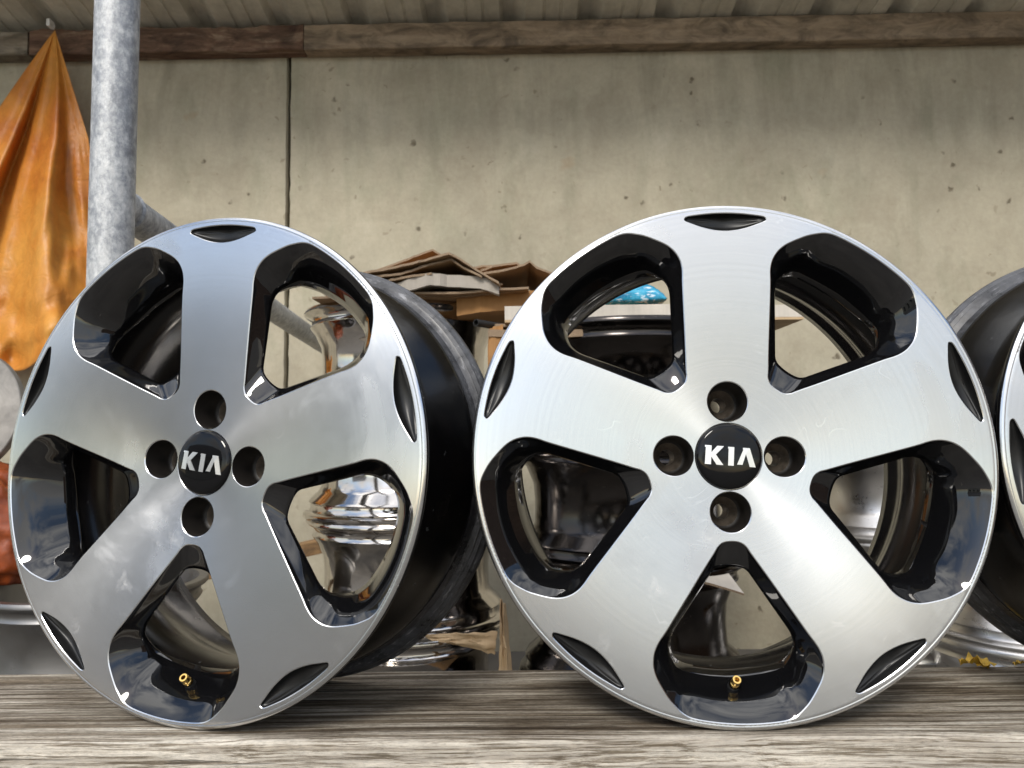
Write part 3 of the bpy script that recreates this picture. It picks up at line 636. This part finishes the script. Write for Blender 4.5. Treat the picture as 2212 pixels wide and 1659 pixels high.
def build_wheel():
    root = empty('alloy_wheel')
    link('face', build_face(), M['face'], root, False)
    rm, vm = build_recess(), build_vent()
    for k in range(5):
        o = link('window_recess', rm, M['black'], root); o.rotation_euler = (0, -2 * PI * k / 5, 0)
        o = link('vent', vm, M['satin'], root); o.rotation_euler = (0, -2 * PI * k / 5, 0)
    # lug sockets
    d5 = face_d(0.05)
    base = None
    for k in range(4):
        a = PI / 2 * k
        if base is None:
            base = lathe('lug_socket', [(LUG_R, 0.0006), (LUG_R - 0.0004, 0.003), (0.0168, 0.026), (0.0150, 0.028), (0.0135, 0.029)], M['socket'], root, 40)
            seat = lathe('lug_seat', [(0.0135, 0.029), (0.0118, 0.031), (0.0085, 0.035), (0.0072, 0.036), (0.0070, 0.060)], M['seat'], base, 40)
            o = base
        else:
            o = link('lug_socket', base.data, None, root); s_ = link('lug_seat', seat.data, None, o)
        o.location = (0.05 * math.cos(a), d5 - 0.0004, 0.05 * math.sin(a))
    # hub pad behind the face
    hubp = [(0.0285, 0.030), (0.060, 0.030), (0.0705, 0.022), (0.0715, 0.06), (0.069, 0.068), (0.030, 0.068)]
    # ring plate broken by the bolt holes is hidden behind the sockets; a plain drum shows through the windows
    lathe('hub_drum', [(0.0735, 0.0185), (0.0720, 0.030), (0.0700, 0.062), (0.0680, 0.066)], M['barrel'], root, 72)
    # centre cap
    d0 = face_d(0.03)
    cap = lathe('centre_cap', [(CAP_R - 0.0002, d0 + 0.004), (CAP_R - 0.0003, d0 - 0.0002), (0.0290, d0 - 0.0016)] + [(0.0284 * math.cos(t), d0 - 0.0018 - 0.0022 * math.sin(t)) for t in [i * PI / 2 / 9 for i in range(9)]] + [(0.0002, d0 - 0.0040)], M['cap'], root, 72, auto=60)
    def mm(l): return [(x * 0.001, z * 0.001) for x, z in l][::-1]
    K = [mm([(-22.4, 8.6), (-16.6, 8.6), (-16.6, -8.4), (-22.0, -8.4), (-21.6, 7.0), (-22.4, 7.0)]), mm([(-16.6, 2.4), (-11.6, 8.6), (-5.6, 8.6), (-12.6, 0.6), (-5.6, -8.4), (-11.6, -8.4), (-16.6, -1.4)])]
    I = [mm([(-1.9, 8.4), (3.6, 8.4), (3.6, -8.4), (-1.4, -8.4), (-1.4, 6.8), (-1.9, 6.8)])]
    A_ = [mm([(11.4, 8.4), (17.6, 8.4), (23.4, -8.4), (18.0, -8.4), (14.2, 3.0), (11.4, -7.0), (6.6, -7.0), (11.8, 6.8), (11.4, 6.8)])]
    for P in (K, I, A_):
        lo = link('letter', letter_mesh(P), M['letter'], cap, False); lo.location = (0, d0 - 0.00325, 0); lo.rotation_euler = (0, math.radians(3.6), 0)
        for v in lo.data.vertices: v.co.y += 0.0022 * (1 - math.sqrt(max(0, 1 - (math.hypot(v.co.x, v.co.z) / 0.0286) ** 2))) - 0.0007
    # barrel: outside and inside in one closed lathe profile
    prof = [(0.2285, 0.0035), (0.2323, 0.0022), (0.2330, 0.0030), (0.2330, 0.0055), (0.2318, 0.0075), (0.2260, 0.0090), (0.2200, 0.0120), (0.2178, 0.0170), (0.2170, 0.0300), (0.2185, 0.0340), (0.2165, 0.0385), (0.2080, 0.0470), (0.1985, 0.0560), (0.1960, 0.0640), (0.1965, 0.0820), (0.2010, 0.0960), (0.2110, 0.1200), (0.2165, 0.1400), (0.2185, 0.1480), (0.2172, 0.1530), (0.2172, 0.1600), (0.2195, 0.1640), (0.2190, 0.1670), (0.2225, 0.1690), (0.2250, 0.1700), (0.2245, 0.1730), (0.2285, 0.1750), (0.2290, 0.1775), (0.2310, 0.1790), (0.2326, 0.1808), (0.2330, 0.1830), (0.2330, 0.1862), (0.2318, 0.1875), (0.2260, 0.1875), (0.2190, 0.1862), (0.2150, 0.1830),
            (0.2120, 0.1640), (0.2110, 0.1450), (0.2040, 0.1200), (0.1930, 0.0960), (0.1890, 0.0800), (0.1890, 0.0640), (0.1905, 0.0560), (0.1945, 0.0440), (0.2030, 0.0300), (0.2120, 0.0180), (0.2240, 0.0080)]
    lathe('barrel', prof, M['barrel'], root, 200, closed=True, auto=45)
    # valve in the bottom window
    vroot = lathe('valve_stem', [(0.0085, -0.004), (0.0080, 0.0), (0.0062, 0.0015), (0.0050, 0.003), (0.0046, 0.010)], M['rubber'], root, 28, 'Z')
    brass = lathe('valve_tip', [(0.0030, 0.008), (0.0040, 0.0085), (0.0040, 0.013), (0.0034, 0.0135), (0.0034, 0.0150), (0.0040, 0.0155), (0.0040, 0.0195), (0.0036, 0.0202), (0.0022, 0.0202), (0.0020, 0.0140)], M['brass'], vroot, 28, 'Z', auto=30)
    dirv = Vector((0.05, -0.80, 0.60)).normalized()
    vroot.matrix_local = Matrix.Translation((0.0012, 0.0318, -0.2065)) @ dirv.to_track_quat('Z', 'Y').to_matrix().to_4x4()
    return root
WH = build_wheel()
def place(o, x, y, t, gspin):
    o.matrix_world = BEN @ Matrix.Translation((x, y, R + 0.0003)) @ Matrix.Rotation(t, 4, 'Z') @ Matrix.Rotation(-gspin, 4, 'Y')
w2 = copy_tree(WH); w3 = copy_tree(WH)
place(WH, 0.1954, 0.6688, -0.0312, -0.02); place(w2, -0.2921, 0.6903, -0.3191, -0.0897); place(w3, 0.6640, 0.656, -0.03, 0.35)
GRP = 'two-tone wheels standing on the bench'
tag(WH, 'silver and black five-spoke wheel in the middle, facing the camera squarely with all holes open', 'wheel', GRP)
tag(w2, 'silver and black five-spoke wheel at the left, turned so its black barrel shows', 'wheel', GRP)
tag(w3, 'silver and black wheel cut off by the right edge of the picture', 'wheel', GRP)

# ================================================================== stacks of wheels on the yard floor behind
def stack_wheel(Rw, H, mt, mt2, name='stacked_wheel'):
    root = empty(name)
    q = Rw
    prof = [(q - 0.020, 0.0), (q - 0.003, 0.0), (q, 0.004), (q, 0.010), (q - 0.004, 0.014), (q - 0.013, 0.017), (q - 0.016, 0.022), (q - 0.0165, 0.032), (q - 0.012, 0.036), (q - 0.015, 0.041), (q - 0.034, 0.058), (q - 0.040, 0.070), (q - 0.041, H * 0.5), (q - 0.038, H * 0.64), (q - 0.024, H - 0.052), (q - 0.017, H - 0.044), (q - 0.013, H - 0.038), (q - 0.0165, H - 0.033), (q - 0.016, H - 0.022), (q - 0.012, H - 0.017), (q - 0.004, H - 0.013), (q, H - 0.009), (q, H - 0.004), (q - 0.003, H), (q - 0.020, H),
            (q - 0.024, H - 0.02), (q - 0.032, H - 0.05), (q - 0.047, H * 0.6), (q - 0.048, 0.07), (q - 0.028, 0.03)]
    lathe('barrel', prof, mt, root, 112, 'Z', closed=True, auto=40)
    bm = bmesh.new()
    for k in range(5):
        a = 2 * PI * k / 5; r0, r1 = 0.05, q - 0.045
        c, s = math.cos(a), math.sin(a); w0, w1 = 0.026, 0.034
        P = []
        for (rr, ww, zz) in ((r0, w0, H * 0.55), (r1, w1, H * 0.62)):
            for sg, dz in ((-1, 0), (1, 0), (1, 0.022), (-1, 0.022)): P.append(bm.verts.new((rr * c - sg * ww * s, rr * s + sg * ww * c, zz + dz)))
        for f in ((0, 1, 2, 3), (7, 6, 5, 4), (0, 4, 5, 1), (1, 5, 6, 2), (2, 6, 7, 3), (3, 7, 4, 0)): bm.faces.new([P[i] for i in f])
    bmesh.ops.recalc_face_normals(bm, faces=bm.faces)
    bm_obj('spokes', bm, mt2, root, False)
    lathe('hub', [(0.03, H * 0.48), (0.062, H * 0.48), (0.066, H * 0.5), (0.066, H * 0.66), (0.06, H * 0.68), (0.03, H * 0.68)], mt2, root, 40, 'Z', closed=True)
    return root
def stack(cx, cy, n, proto, H, labels, group, z0=0.0, jit=0.006, first=True):
    for k in range(n):
        o = proto if (k == 0 and first) else copy_tree(proto)
        o.location = (cx + random.uniform(-jit, jit), cy + random.uniform(-jit, jit), z0 + k * H); o.rotation_euler = (0, 0, random.uniform(0, 6))
        tag(o, labels[k], 'wheel', group)
HA = 0.231
pa = stack_wheel(0.226, HA, M['chrome'], M['chrome']); ca = at(878, 900, 1.74); AX, AY = ca.x, 1.74
ord_ = ['bottom', 'second from the bottom', 'third from the bottom', 'top']
stack(AX, AY, 4, pa, HA, ['chrome wheel lying flat behind the left wheel, %s of its stack' % s for s in ord_], 'chrome wheels stacked behind the left wheel', 0.096)
bmp = bmesh.new(); box_bm(bmp, 0, 0, 0.048, 0.44, 0.40, 0.096, 0.004); pal = bm_obj('wooden_block', bmp, M['plank'], None, False); pal.location = (AX, AY, 0)
tag(pal, 'low wooden base block under the chrome wheel stack', 'block')
HB = 0.240
pb = stack_wheel(0.236, HB, M['blkwheel'], M['blkwheel']); cb = at(1352, 1000, 1.60); BX, BY = cb.x, 1.62
stack(BX, BY, 4, pb, HB, ['black polished wheel lying flat behind the middle wheel, %s of its stack' % s for s in ord_], 'black wheels stacked behind the middle wheel', 0.0, 0.008)
HC_ = 0.235
pc = stack_wheel(0.222, HC_, M['silver'], M['silver']); cc = at(1918, 1080, 1.98)
stack(cc.x, 1.98, 3, pc, HC_, ['scuffed silver wheel lying flat by the wall, %s of three' % s for s in ('bottom', 'middle', 'top')], 'silver wheels stacked by the wall', 0.0, 0.004)
cd = at(2215, 1390, 1.72)
for k, nm in enumerate(('lower', 'upper')):
    od = copy_tree(pc); od.location = (cd.x + 0.004 * k, 1.72, k * HC_ + 0.05); od.rotation_euler = (0, 0, 1.1 + k); tag(od, '%s of two silver wheels stacked behind the cut-off right wheel' % nm, 'wheel', 'silver wheel pair at the right')
bmp = bmesh.new(); box_bm(bmp, 0, 0, 0.025, 0.42, 0.40, 0.05, 0.004); pal = bm_obj('wooden_block', bmp, M['plank'], None, False); pal.location = (cd.x, 1.72, 0)
tag(pal, 'low wooden base block under the two silver wheels at the right', 'block')
HE = 0.2175
pe = stack_wheel(0.222, HE, M['dull'], M['dull']); EX, EY = at(35, 1320, 1.62).x + 0.175, 1.62
stack(EX, EY, 2, pe, HE, ['dull grey wheel lying flat at the lower left edge, %s of two' % s for s in ('lower', 'upper')], 'dull grey wheels at the left edge', 0.0, 0.004)

# ================================================================== cardboard
def sheet(name, pts, Y, L, mt, label, dz=0.0, dx=0.0, th=0.0045, sub=5, wav=0.003, me_=None, group=None, dY=None):
    # pts: pixel polyline of the front edge standing at distance Y; the sheet runs back by L metres, rising by dz and shifting by dx
    P = [at(x, y, Y) for x, y in pts]; Q = []
    for i in range(len(P) - 1):
        for s in range(sub): Q.append(P[i].lerp(P[i + 1], s / sub))
    Q.append(P[-1]); m_ = len(Q); nb = 8; sd = random.random() * 50
    V = []
    for side in (0, 1):
        for j in range(nb + 1):
            f = j / nb
            for i, q in enumerate(Q):
                jy = 0.010 * noise.noise((q.x * 14, sd, 0)) + 0.006 * noise.noise((q.x * 70, sd, 1))
                if j not in (0, nb): jy = 0
                V.append((q.x + dx * f, Y + L * f + jy, q.z + dz * f + wav * noise.noise((q.x * 6, f * 3, sd)) * min(1, f * 3) - (th if side else 0)))
    Fc, mi = [], []
    o1 = (nb + 1) * m_
    for j in range(nb):
        for i in range(m_ - 1):
            a = j * m_ + i; Fc.append((a, a + 1, a + m_ + 1, a + m_)); mi.append(0)
            Fc.append((o1 + a, o1 + a + m_, o1 + a + m_ + 1, o1 + a + 1)); mi.append(0)
    for i in range(m_ - 1):
        Fc.append((i, o1 + i, o1 + i + 1, i + 1)); mi.append(1)
        a = nb * m_ + i; Fc.append((a, a + 1, o1 + a + 1, o1 + a)); mi.append(1)
    for j in range(nb):
        a = j * m_; Fc.append((a, a + m_, o1 + a + m_, o1 + a)); mi.append(1)
        a = j * m_ + m_ - 1; Fc.append((a, o1 + a, o1 + a + m_, a + m_)); mi.append(1)
    me = bpy.data.meshes.new(name); me.from_pydata([tuple(v) for v in V], [], Fc); me.materials.append(mt); me.materials.append(me_ or M['edge'])
    me.polygons.foreach_set('material_index', mi); me.update()
    o = link(name, me, None, None, True, 35); fix_normals(o.data)
    return tag(o, label, 'cardboard', group or 'flattened cardboard on the chrome stack')
def zz(l): return [((1350 + x * .3617) / 1.736, (880 + y * .3617) / 1.736) for x, y in l]
YA = 1.50
sheet('cardboard_sheet', zz([(-500, 640), (200, 625), (1100, 618), (1700, 560)]), YA, 0.40, M['card'], 'lowest flat brown cardboard sheet lying on the chrome stack', 0.004)
sheet('cardboard_sheet', zz([(-350, 598), (300, 585), (1000, 590), (1750, 535)]), YA - 0.02, 0.42, M['card'], 'second brown cardboard sheet up, its shaded edge over the top chrome wheel', 0.004)
sheet('cardboard_sheet', zz([(-430, 560), (200, 545), (900, 545), (1480, 500)]), YA + 0.03, 0.36, M['card2'], 'shaded cardboard sheet in the middle of the pile on the chrome stack', 0.006)
sheet('cardboard_sheet', zz([(300, 520), (500, 462), (730, 398), (900, 412), (1240, 430), (1440, 492)]), YA - 0.03, 0.30, M['cardw'], 'cardboard sheet with a pale grey-white face bulging under the folded sheets', 0.02, 0.0, 0.024, me_=M['cardg'])
sheet('cardboard_sheet', zz([(-300, 500), (280, 462), (480, 428), (680, 400), (745, 390)]), YA - 0.035, 0.3, M['card'], 'torn brown cardboard sheet ending halfway along the pile', 0.02)
sheet('cardboard_sheet', zz([(-420, 500), (150, 428), (420, 393), (700, 300), (900, 246), (945, 242), (1050, 312), (1180, 382), (1265, 424)]), YA - 0.04, 0.30, M['card'], 'peaked brown cardboard sheet just under the topmost folded one', 0.015, 0.02)
sheet('cardboard_sheet', zz([(-420, 440), (20, 388), (250, 348), (550, 280), (830, 210), (920, 188), (985, 210), (1150, 310), (1300, 400), (1440, 488)]), YA - 0.05, 0.30, M['card'], 'topmost peaked brown cardboard sheet with a corrugated front edge', -0.02, 0.02)
sheet('cardboard_sheet', zz([(150, 375), (240, 336), (500, 240), (755, 150), (800, 178), (870, 215)]), YA + 0.10, 0.20, M['card2'], 'orange-brown cardboard flap sticking up at the back of the pile', 0.0)
sheet('cardboard_sheet', zz([(1180, 330), (1280, 318), (1400, 312), (1500, 330)]), YA + 0.14, 0.16, M['cardt'], 'small light tan cardboard corner behind the peaked sheets', 0.004)
sheet('cardboard_sheet', zz([(1250, 362), (1400, 312), (1620, 282), (1660, 306)]), YA + 0.06, 0.22, M['card2'], 'reddish brown cardboard flap at the right of the pile', 0.0)
sheet('cardboard_sheet', zz([(1280, 392), (1480, 360), (1700, 300), (1760, 266), (1830, 330), (1990, 388), (2150, 430)]), YA, 0.26, M['card'], 'right-hand peaked brown cardboard sheet reaching behind the middle wheel', 0.0)
# big brown carton side slumped behind the top of the chrome stack
sheet('cardboard_sheet', zz([(1000, 640), (1200, 612), (1450, 590), (1800, 575), (1950, 560)]), YA + 0.02, 0.34, M['card2'], 'thick shaded brown carton layer at the right of the pile', 0.0, 0.0, 0.040, me_=M['card2'])

GB = 'cardboard on the black stack'
def z3(l): return [((1950 + x * .3617) / 1.736, (950 + y * .3617) / 1.736) for x, y in l]
YBf = 1.44
sheet('cardboard_sheet', z3([(-330, 790), (400, 800), (1550, 750), (2000, 720)]), YBf, 0.42, M['cardt'], 'lowest tan cardboard sheet lying on the black stack', 0.0, 0.10, 0.014, group=GB)
sheet('cardboard_sheet', z3([(-300, 730), (500, 715), (1560, 655), (1980, 640)]), YBf + 0.01, 0.42, M['card'], 'brown cardboard sheet between the tan sheet and the white tray on the black stack', 0.0, 0.10, 0.006, group=GB)
def tray():
    root = empty('carton_tray'); tag(root, 'shallow white-lined carton tray on the black stack under the blue bag', 'carton')
    y0 = YBf - 0.01; y1 = y0 + 0.42
    a, b_ = at(1090, 664, y0), at(1735, 652, y0); zb = a.z - 0.030; zt = max(a.z, b_.z)
    root.location = ((a.x + b_.x) / 2, (y0 + y1) / 2, zb); hx = (b_.x - a.x) / 2; hy = (y1 - y0) / 2; t = 0.005; H = 0.027
    def part(nm, cx, cy, cz, sx, sy, sz, mt):
        bm = bmesh.new(); box_bm(bm, cx, cy, cz, sx, sy, sz, 0.001)
        for v in bm.verts: v.co.z += 0.0035 * noise.noise((v.co.x * 9, v.co.y * 9, 3))
        bm_obj(nm, bm, mt, root, False)
    part('tray_base', 0, 0, 0.003, 2 * hx, 2 * hy, 0.005, M['cardt'])
    part('tray_side', -hx * 0.32, -hy + t, H / 2 + 0.006, 1.36 * hx, t, H, M['cardw']); part('tray_side', hx * 0.69, -hy + t - 0.002, H / 2 + 0.004, 0.62 * hx, t, H - 0.003, M['cardw'])
    part('tray_side', 0, hy - t, H / 2 + 0.006, 2 * hx - 2 * t, t, H, M['cardw'])
    for s in (-1, 1): part('tray_side', s * (hx - t / 2), 0, H / 2 + 0.006, t, 2 * hy - 3 * t, H, M['cardw'])
    return root
tray()
# crumpled blue bag resting in the tray
def blob(name, c, rx, ry, rz, mt, label, cat, seed, amp=0.25, flat=0.55, sub=5, sharp=1.0):
    bm = bmesh.new(); bmesh.ops.create_icosphere(bm, subdivisions=sub, radius=1.0)
    for v in bm.verts:
        d = v.co.normalized(); k = 1 + amp * noise.noise(d * 1.6 + Vector((seed, 0, 0))) + amp * 0.5 * (abs(noise.noise(d * 4.2 + Vector((seed, 3, 0)))) - 0.2) + amp * 0.22 * noise.noise(d * 11 + Vector((0, seed, 0)))
        p = d * k
        if p.z < -flat: p.z = -flat + (p.z + flat) * 0.05
        v.co = Vector((p.x * rx, p.y * ry, (p.z + flat) * rz))
    o = bm_obj(name, bm, mt, None, True); o.location = c
    return tag(o, label, cat)
pb1, pb2 = at(1262, 656, 1.55), at(1425, 656, 1.55)
zbag = at(1350, 650, 1.55).z - 0.016
def bag():
    V, Fc = [], []; nu, nv = 56, 40; hx = 0.088; hy = 0.055
    cx = (pb1.x + pb2.x) / 2
    for s in (1, -1):
        for j in range(nv + 1):
            for i in range(nu + 1):
                u, v_ = i / nu * 2 - 1, j / nv * 2 - 1
                e = max(0, 1 - abs(u) ** 2.6) ** 0.5 * max(0, 1 - abs(v_) ** 2.2) ** 0.5
                hgt = e * (0.042 + 0.014 * noise.noise((u * 1.5, v_ * 1.5, 2)) + 0.007 * abs(noise.noise((u * 4, v_ * 4, 8))))
                hgt *= 1.0 + 0.35 * math.exp(-((u - 0.15) / 0.45) ** 2)
                if s < 0: hgt = -0.012 * e
                crimp = 0.004 * noise.noise((u * 18, v_ * 18, 1)) * (1 - e)
                V.append((cx + u * hx, 1.57 + v_ * hy, zbag + 0.014 + hgt + crimp))
    k = nu + 1; o1 = (nv + 1) * k
    for j in range(nv):
        for i in range(nu):
            a = j * k + i; Fc.append((a, a + 1, a + k + 1, a + k)); Fc.append((o1 + a, o1 + a + k, o1 + a + k + 1, o1 + a + 1))
    me = bpy.data.meshes.new('plastic_bag'); me.from_pydata(V, [], Fc)
    bm = bmesh.new(); bm.from_mesh(me); bmesh.ops.remove_doubles(bm, verts=bm.verts, dist=0.0002); bm.to_mesh(me); bm.free()
    o = link('plastic_bag', me, M['bag']); tag(o, 'crumpled bright blue plastic bag lying in the white-lined tray', 'bag')
bag()
# black tube end lying on the black stack, pointing out between the stacks
tb0 = at(1028, 697, 1.42); o = tube('black_tube', tb0, tb0 + Vector((0.16, 0.20, 0.0)), 0.0072, M['rubber'], None, 28, 0.0016); tag(o, 'short black tube end poking out beside the white-lined carton', 'tube')
# upright cardboard strip between the two stacks
def stand_sheet(name, quad, Y, mt, label, th=0.005, n=14, amp=0.006, lean=0.0, group=None, cat='cardboard'):
    # quad: four pixels (top-left, top-right, bottom-right, bottom-left) of a sheet facing the camera
    tl, tr_, br, bl = [at(x, y, Y) for x, y in quad]; V = []; sd = random.random() * 40
    for s in (0, 1):
        for j in range(n + 1):
            for i in range(n + 1):
                u, v_ = i / n, j / n
                p = tl.lerp(tr_, u).lerp(bl.lerp(br, u), v_)
                d = amp * noise.noise((u * 2.5, v_ * 2.5, sd)) + amp * 0.4 * noise.noise((u * 9, v_ * 9, sd)) + lean * (1 - v_)
                V.append((p.x + (0.003 * noise.noise((v_ * 9, sd, u * 3))), Y + d + s * th, p.z + 0.003 * noise.noise((u * 9, sd, v_ * 3))))
    k = n + 1; o1 = k * k; Fc = []
    for j in range(n):
        for i in range(n):
            a = j * k + i; Fc.append((a, a + k, a + k + 1, a + 1)); Fc.append((o1 + a, o1 + a + 1, o1 + a + k + 1, o1 + a + k))
    for i in range(n):
        Fc += [(i, i + 1, o1 + i + 1, o1 + i), (n * k + i, o1 + n * k + i, o1 + n * k + i + 1, n * k + i + 1), (i * k, o1 + i * k, o1 + (i + 1) * k, (i + 1) * k), (i * k + n, (i + 1) * k + n, o1 + (i + 1) * k + n, o1 + i * k + n)]
    o = mesh_obj(name, V, Fc, mt, None, True, 40); fix_normals(o.data); return tag(o, label, cat, group)
stand_sheet('cardboard_strip', [(1056, 704), (1086, 696), (1078, 1010), (1046, 1010)], 1.415, M['card2'], 'narrow brown cardboard strip standing upright between the chrome and black stacks', lean=0.03)
stand_sheet('cardboard_strip', [(1080, 1300), (1092, 1316), (1124, 1640), (1074, 1640)], 1.375, M['cardt'], 'torn tan cardboard piece standing by the foot of the black stack', amp=0.022, lean=0.03)
stand_sheet('cardboard_flap', [(900, 1372), (1074, 1366), (1068, 1416), (960, 1388)], 1.41, M['cardt'], 'torn light tan cardboard flap under the chrome wheel flange', amp=0.010)
# white card tongue sticking out between two black wheels
sheet('card_tongue', [(1440, 1238), (1520, 1256), (1606, 1281)], 1.385, 0.22, M['cardw'], 'white card tongue sticking out of the black stack, seen through the lowest window', 0.085, -0.03, 0.004, group=GB)
# plank leaning low behind the left wheel
pl0, pl1 = at(425, 1240, 2.0), at(672, 1183, 2.0); dv = (pl1 - pl0).normalized(); s0 = pl0 - dv * ((pl0.z - 0.02) / dv.z); s1 = pl1 + dv * 0.12
bmq = bmesh.new(); L_ = (s1 - s0).length; box_bm(bmq, L_ / 2, 0, 0, L_, 0.09, 0.034, 0.003)
bmq.transform(Matrix.Translation(s0) @ Matrix.Rotation(-math.atan2(dv.z, dv.x), 4, 'Y')); pk = bm_obj('timber_plank', bmq, M['plank'], None, False)
tag(pk, 'plain brown plank leaning low behind the left wheel', 'plank')

# ================================================================== left edge: tarpaulin, disc, red bag
def tarp():
    nu, nv = 110, 120; V, Fc = [], []
    hook = at(119, 66, WALL_Y - 0.075)
    for j in range(nv + 1):
        t = j / nv
        vy = 66 + t * 715
        lx = 119 - 119 * min(1, ((vy - 66) / 165)) ** 0.95 if vy < 231 else -(vy - 231) * 0.75
        lx = max(lx, -420)
        rx = 119 + (vy - 66) * 0.31 if vy < 300 else 191 + (vy - 300) * 0.16
        for i in range(nu + 1):
            u = i / nu; s = u ** 0.75
            x = lx + (rx - lx) * s
            gath = min(1, t * 2.2)
            ph = u * 10.5 + 2.2 * noise.noise((u * 2.2, t * 1.3, 2)) + 0.5
            f = (0.065 * math.sin(ph) + 0.020 * math.sin(ph * 2.3 + 1.0 + 2 * t)) * gath * (0.5 + 0.7 * t)
            f += 0.030 * noise.noise((u * 7, t * 4, 5)) * t + 0.018 * noise.noise((u * 20, t * 11, 1)) * max(0, t - 0.2)
            cr = max(0, t - 0.72) / 0.28
            f += cr * 0.05 * noise.noise((u * 9, t * 16, 7))
            Y = WALL_Y - 0.10 - 0.11 * t ** 0.8 - f - 0.05 * max(0, t - 0.6)
            vyy = vy + cr * 22 * noise.noise((u * 8, 1, 1)) + 18 * cr * math.sin(u * 14)
            p = at(x, vyy, Y); V.append((p.x, Y, p.z))
    k = nu + 1
    for j in range(nv):
        for i in range(nu): Fc.append((j * k + i, j * k + i + 1, (j + 1) * k + i + 1, (j + 1) * k + i))
    o = mesh_obj('tarpaulin', V, Fc, M['tarp'], None, True)
    s = o.modifiers.new('t', 'SOLIDIFY'); s.thickness = 0.0012
    tag(o, 'creased orange tarpaulin hanging in folds from a hook at the left', 'tarpaulin')
    hk = empty('beam_hook', hook); tag(hk, 'small white hook on the timber beam holding up the tarpaulin', 'hook')
    lathe('shank', [(0.0001, 0), (0.004, 0.001), (0.004, 0.02), (0.010, 0.024), (0.010, 0.03), (0.0001, 0.031)], M['hook'], hk, 20, 'Y').location = (0, -0.045, 0.004)
    bm = bmesh.new(); box_bm(bm, 0.002, -0.03, 0.006, 0.012, 0.03, 0.026, 0.003); bm_obj('clip', bm, M['hook'], hk, False)
tarp()
zE = 2 * HE
dc = at(-98, 890, 1.70)
disc = lathe('brake_disc', [(0.05, -0.030), (0.075, -0.030), (0.080, -0.026), (0.082, 0.0), (0.100, 0.0), (0.147, 0.0), (0.149, 0.002), (0.149, 0.020), (0.147, 0.022), (0.085, 0.022), (0.070, -0.022), (0.05, -0.022)], M['steel'], None, 72, 'Y', closed=True)
disc.location = dc; disc.rotation_euler = (math.radians(-8), 0, 0); tag(disc, 'worn grey steel disc standing at the left edge under the orange tarpaulin', 'disc')
zb_ = dc.z - 0.150
ob = blob('plastic_sack', (at(-60, 1100, 1.66).x, 1.66, zE - 0.002), 0.17, 0.13, 0.15, M['red'], 'crumpled orange-red plastic sack on the dull grey wheels at the left edge', 'sack', 4.0, 0.3, 0.62)

# ================================================================== yellow leaves on the floor by the wall
def leaf_mesh(seed):
    bm = bmesh.new(); rng = random.Random(seed); n = 18; pts = []
    for i in range(n):
        a = 2 * PI * i / n; r = 0.030 * (0.65 + 0.35 * abs(math.cos(2.5 * a))) * rng.uniform(0.85, 1.1); pts.append((r * math.cos(a), r * math.sin(a)))
    c = bm.verts.new((0, 0, 0.010)); ring = [bm.verts.new((x, y, 0.020 * rng.uniform(0, 1.2) + 0.004)) for x, y in pts]; mid = [bm.verts.new((x * .5, y * .5, 0.008 + 0.010 * rng.uniform(0, 1))) for x, y in pts]
    for i in range(n):
        j = (i + 1) % n; bm.faces.new((c, mid[i], mid[j])); bm.faces.new((mid[i], ring[i], ring[j], mid[j]))
    me = bpy.data.meshes.new('fallen_leaf'); bm.to_mesh(me); bm.free(); return me
lms = [leaf_mesh(s) for s in range(3)]
for k, (vx, sc_) in enumerate([(2038, 0.36), (2054, 0.46), (2070, 0.36), (2142, 0.22)]):      # caught on the back edge of the bench
    q = Vector(((vx - 1106) / F_PX * 0.885 * 1.01, 0.8905 - 0.0099 * 0.52, 0.001 + 0.000 * k)); o = link('fallen_leaf', lms[k % 3], M['leaf'], None, True)
    o.location = BEN @ q; o.rotation_euler = (random.uniform(.1, .5), random.uniform(-.3, .3), random.uniform(0, 6)); o.scale = (sc_,) * 3
    tag(o, ['leftmost of three curled yellow leaves on the bench back edge at the right', 'middle and largest curled yellow leaf on the bench back edge at the right', 'rightmost of three curled yellow leaves on the bench back edge', 'tiny yellow leaf scrap alone on the bench back edge, far right'][k], 'leaf', 'yellow leaves on the bench edge')
for k, (vx, vy) in enumerate([(1470, 1412), (1482, 1409), (1500, 1414), (1512, 1410)]):
    d = ray(vx, vy); p = Vector((0, 0, CAM_Z)) + d * (-CAM_Z / d.z)
    o = link('fallen_leaf', lms[k % 3], M['leaf'], None, True); o.location = (p.x, min(p.y, WALL_Y - 0.05), 0.0); o.rotation_euler = (random.uniform(-.3, .3), random.uniform(-.3, .3), random.uniform(0, 6)); o.scale = (0.8,) * 3
    tag(o, ['leftmost', 'second from the left', 'third from the left', 'rightmost'][k] + ' yellow leaf at the wall foot, seen through the lowest window', 'leaf', 'yellow leaves at the wall foot')
bpy.context.view_layer.update()
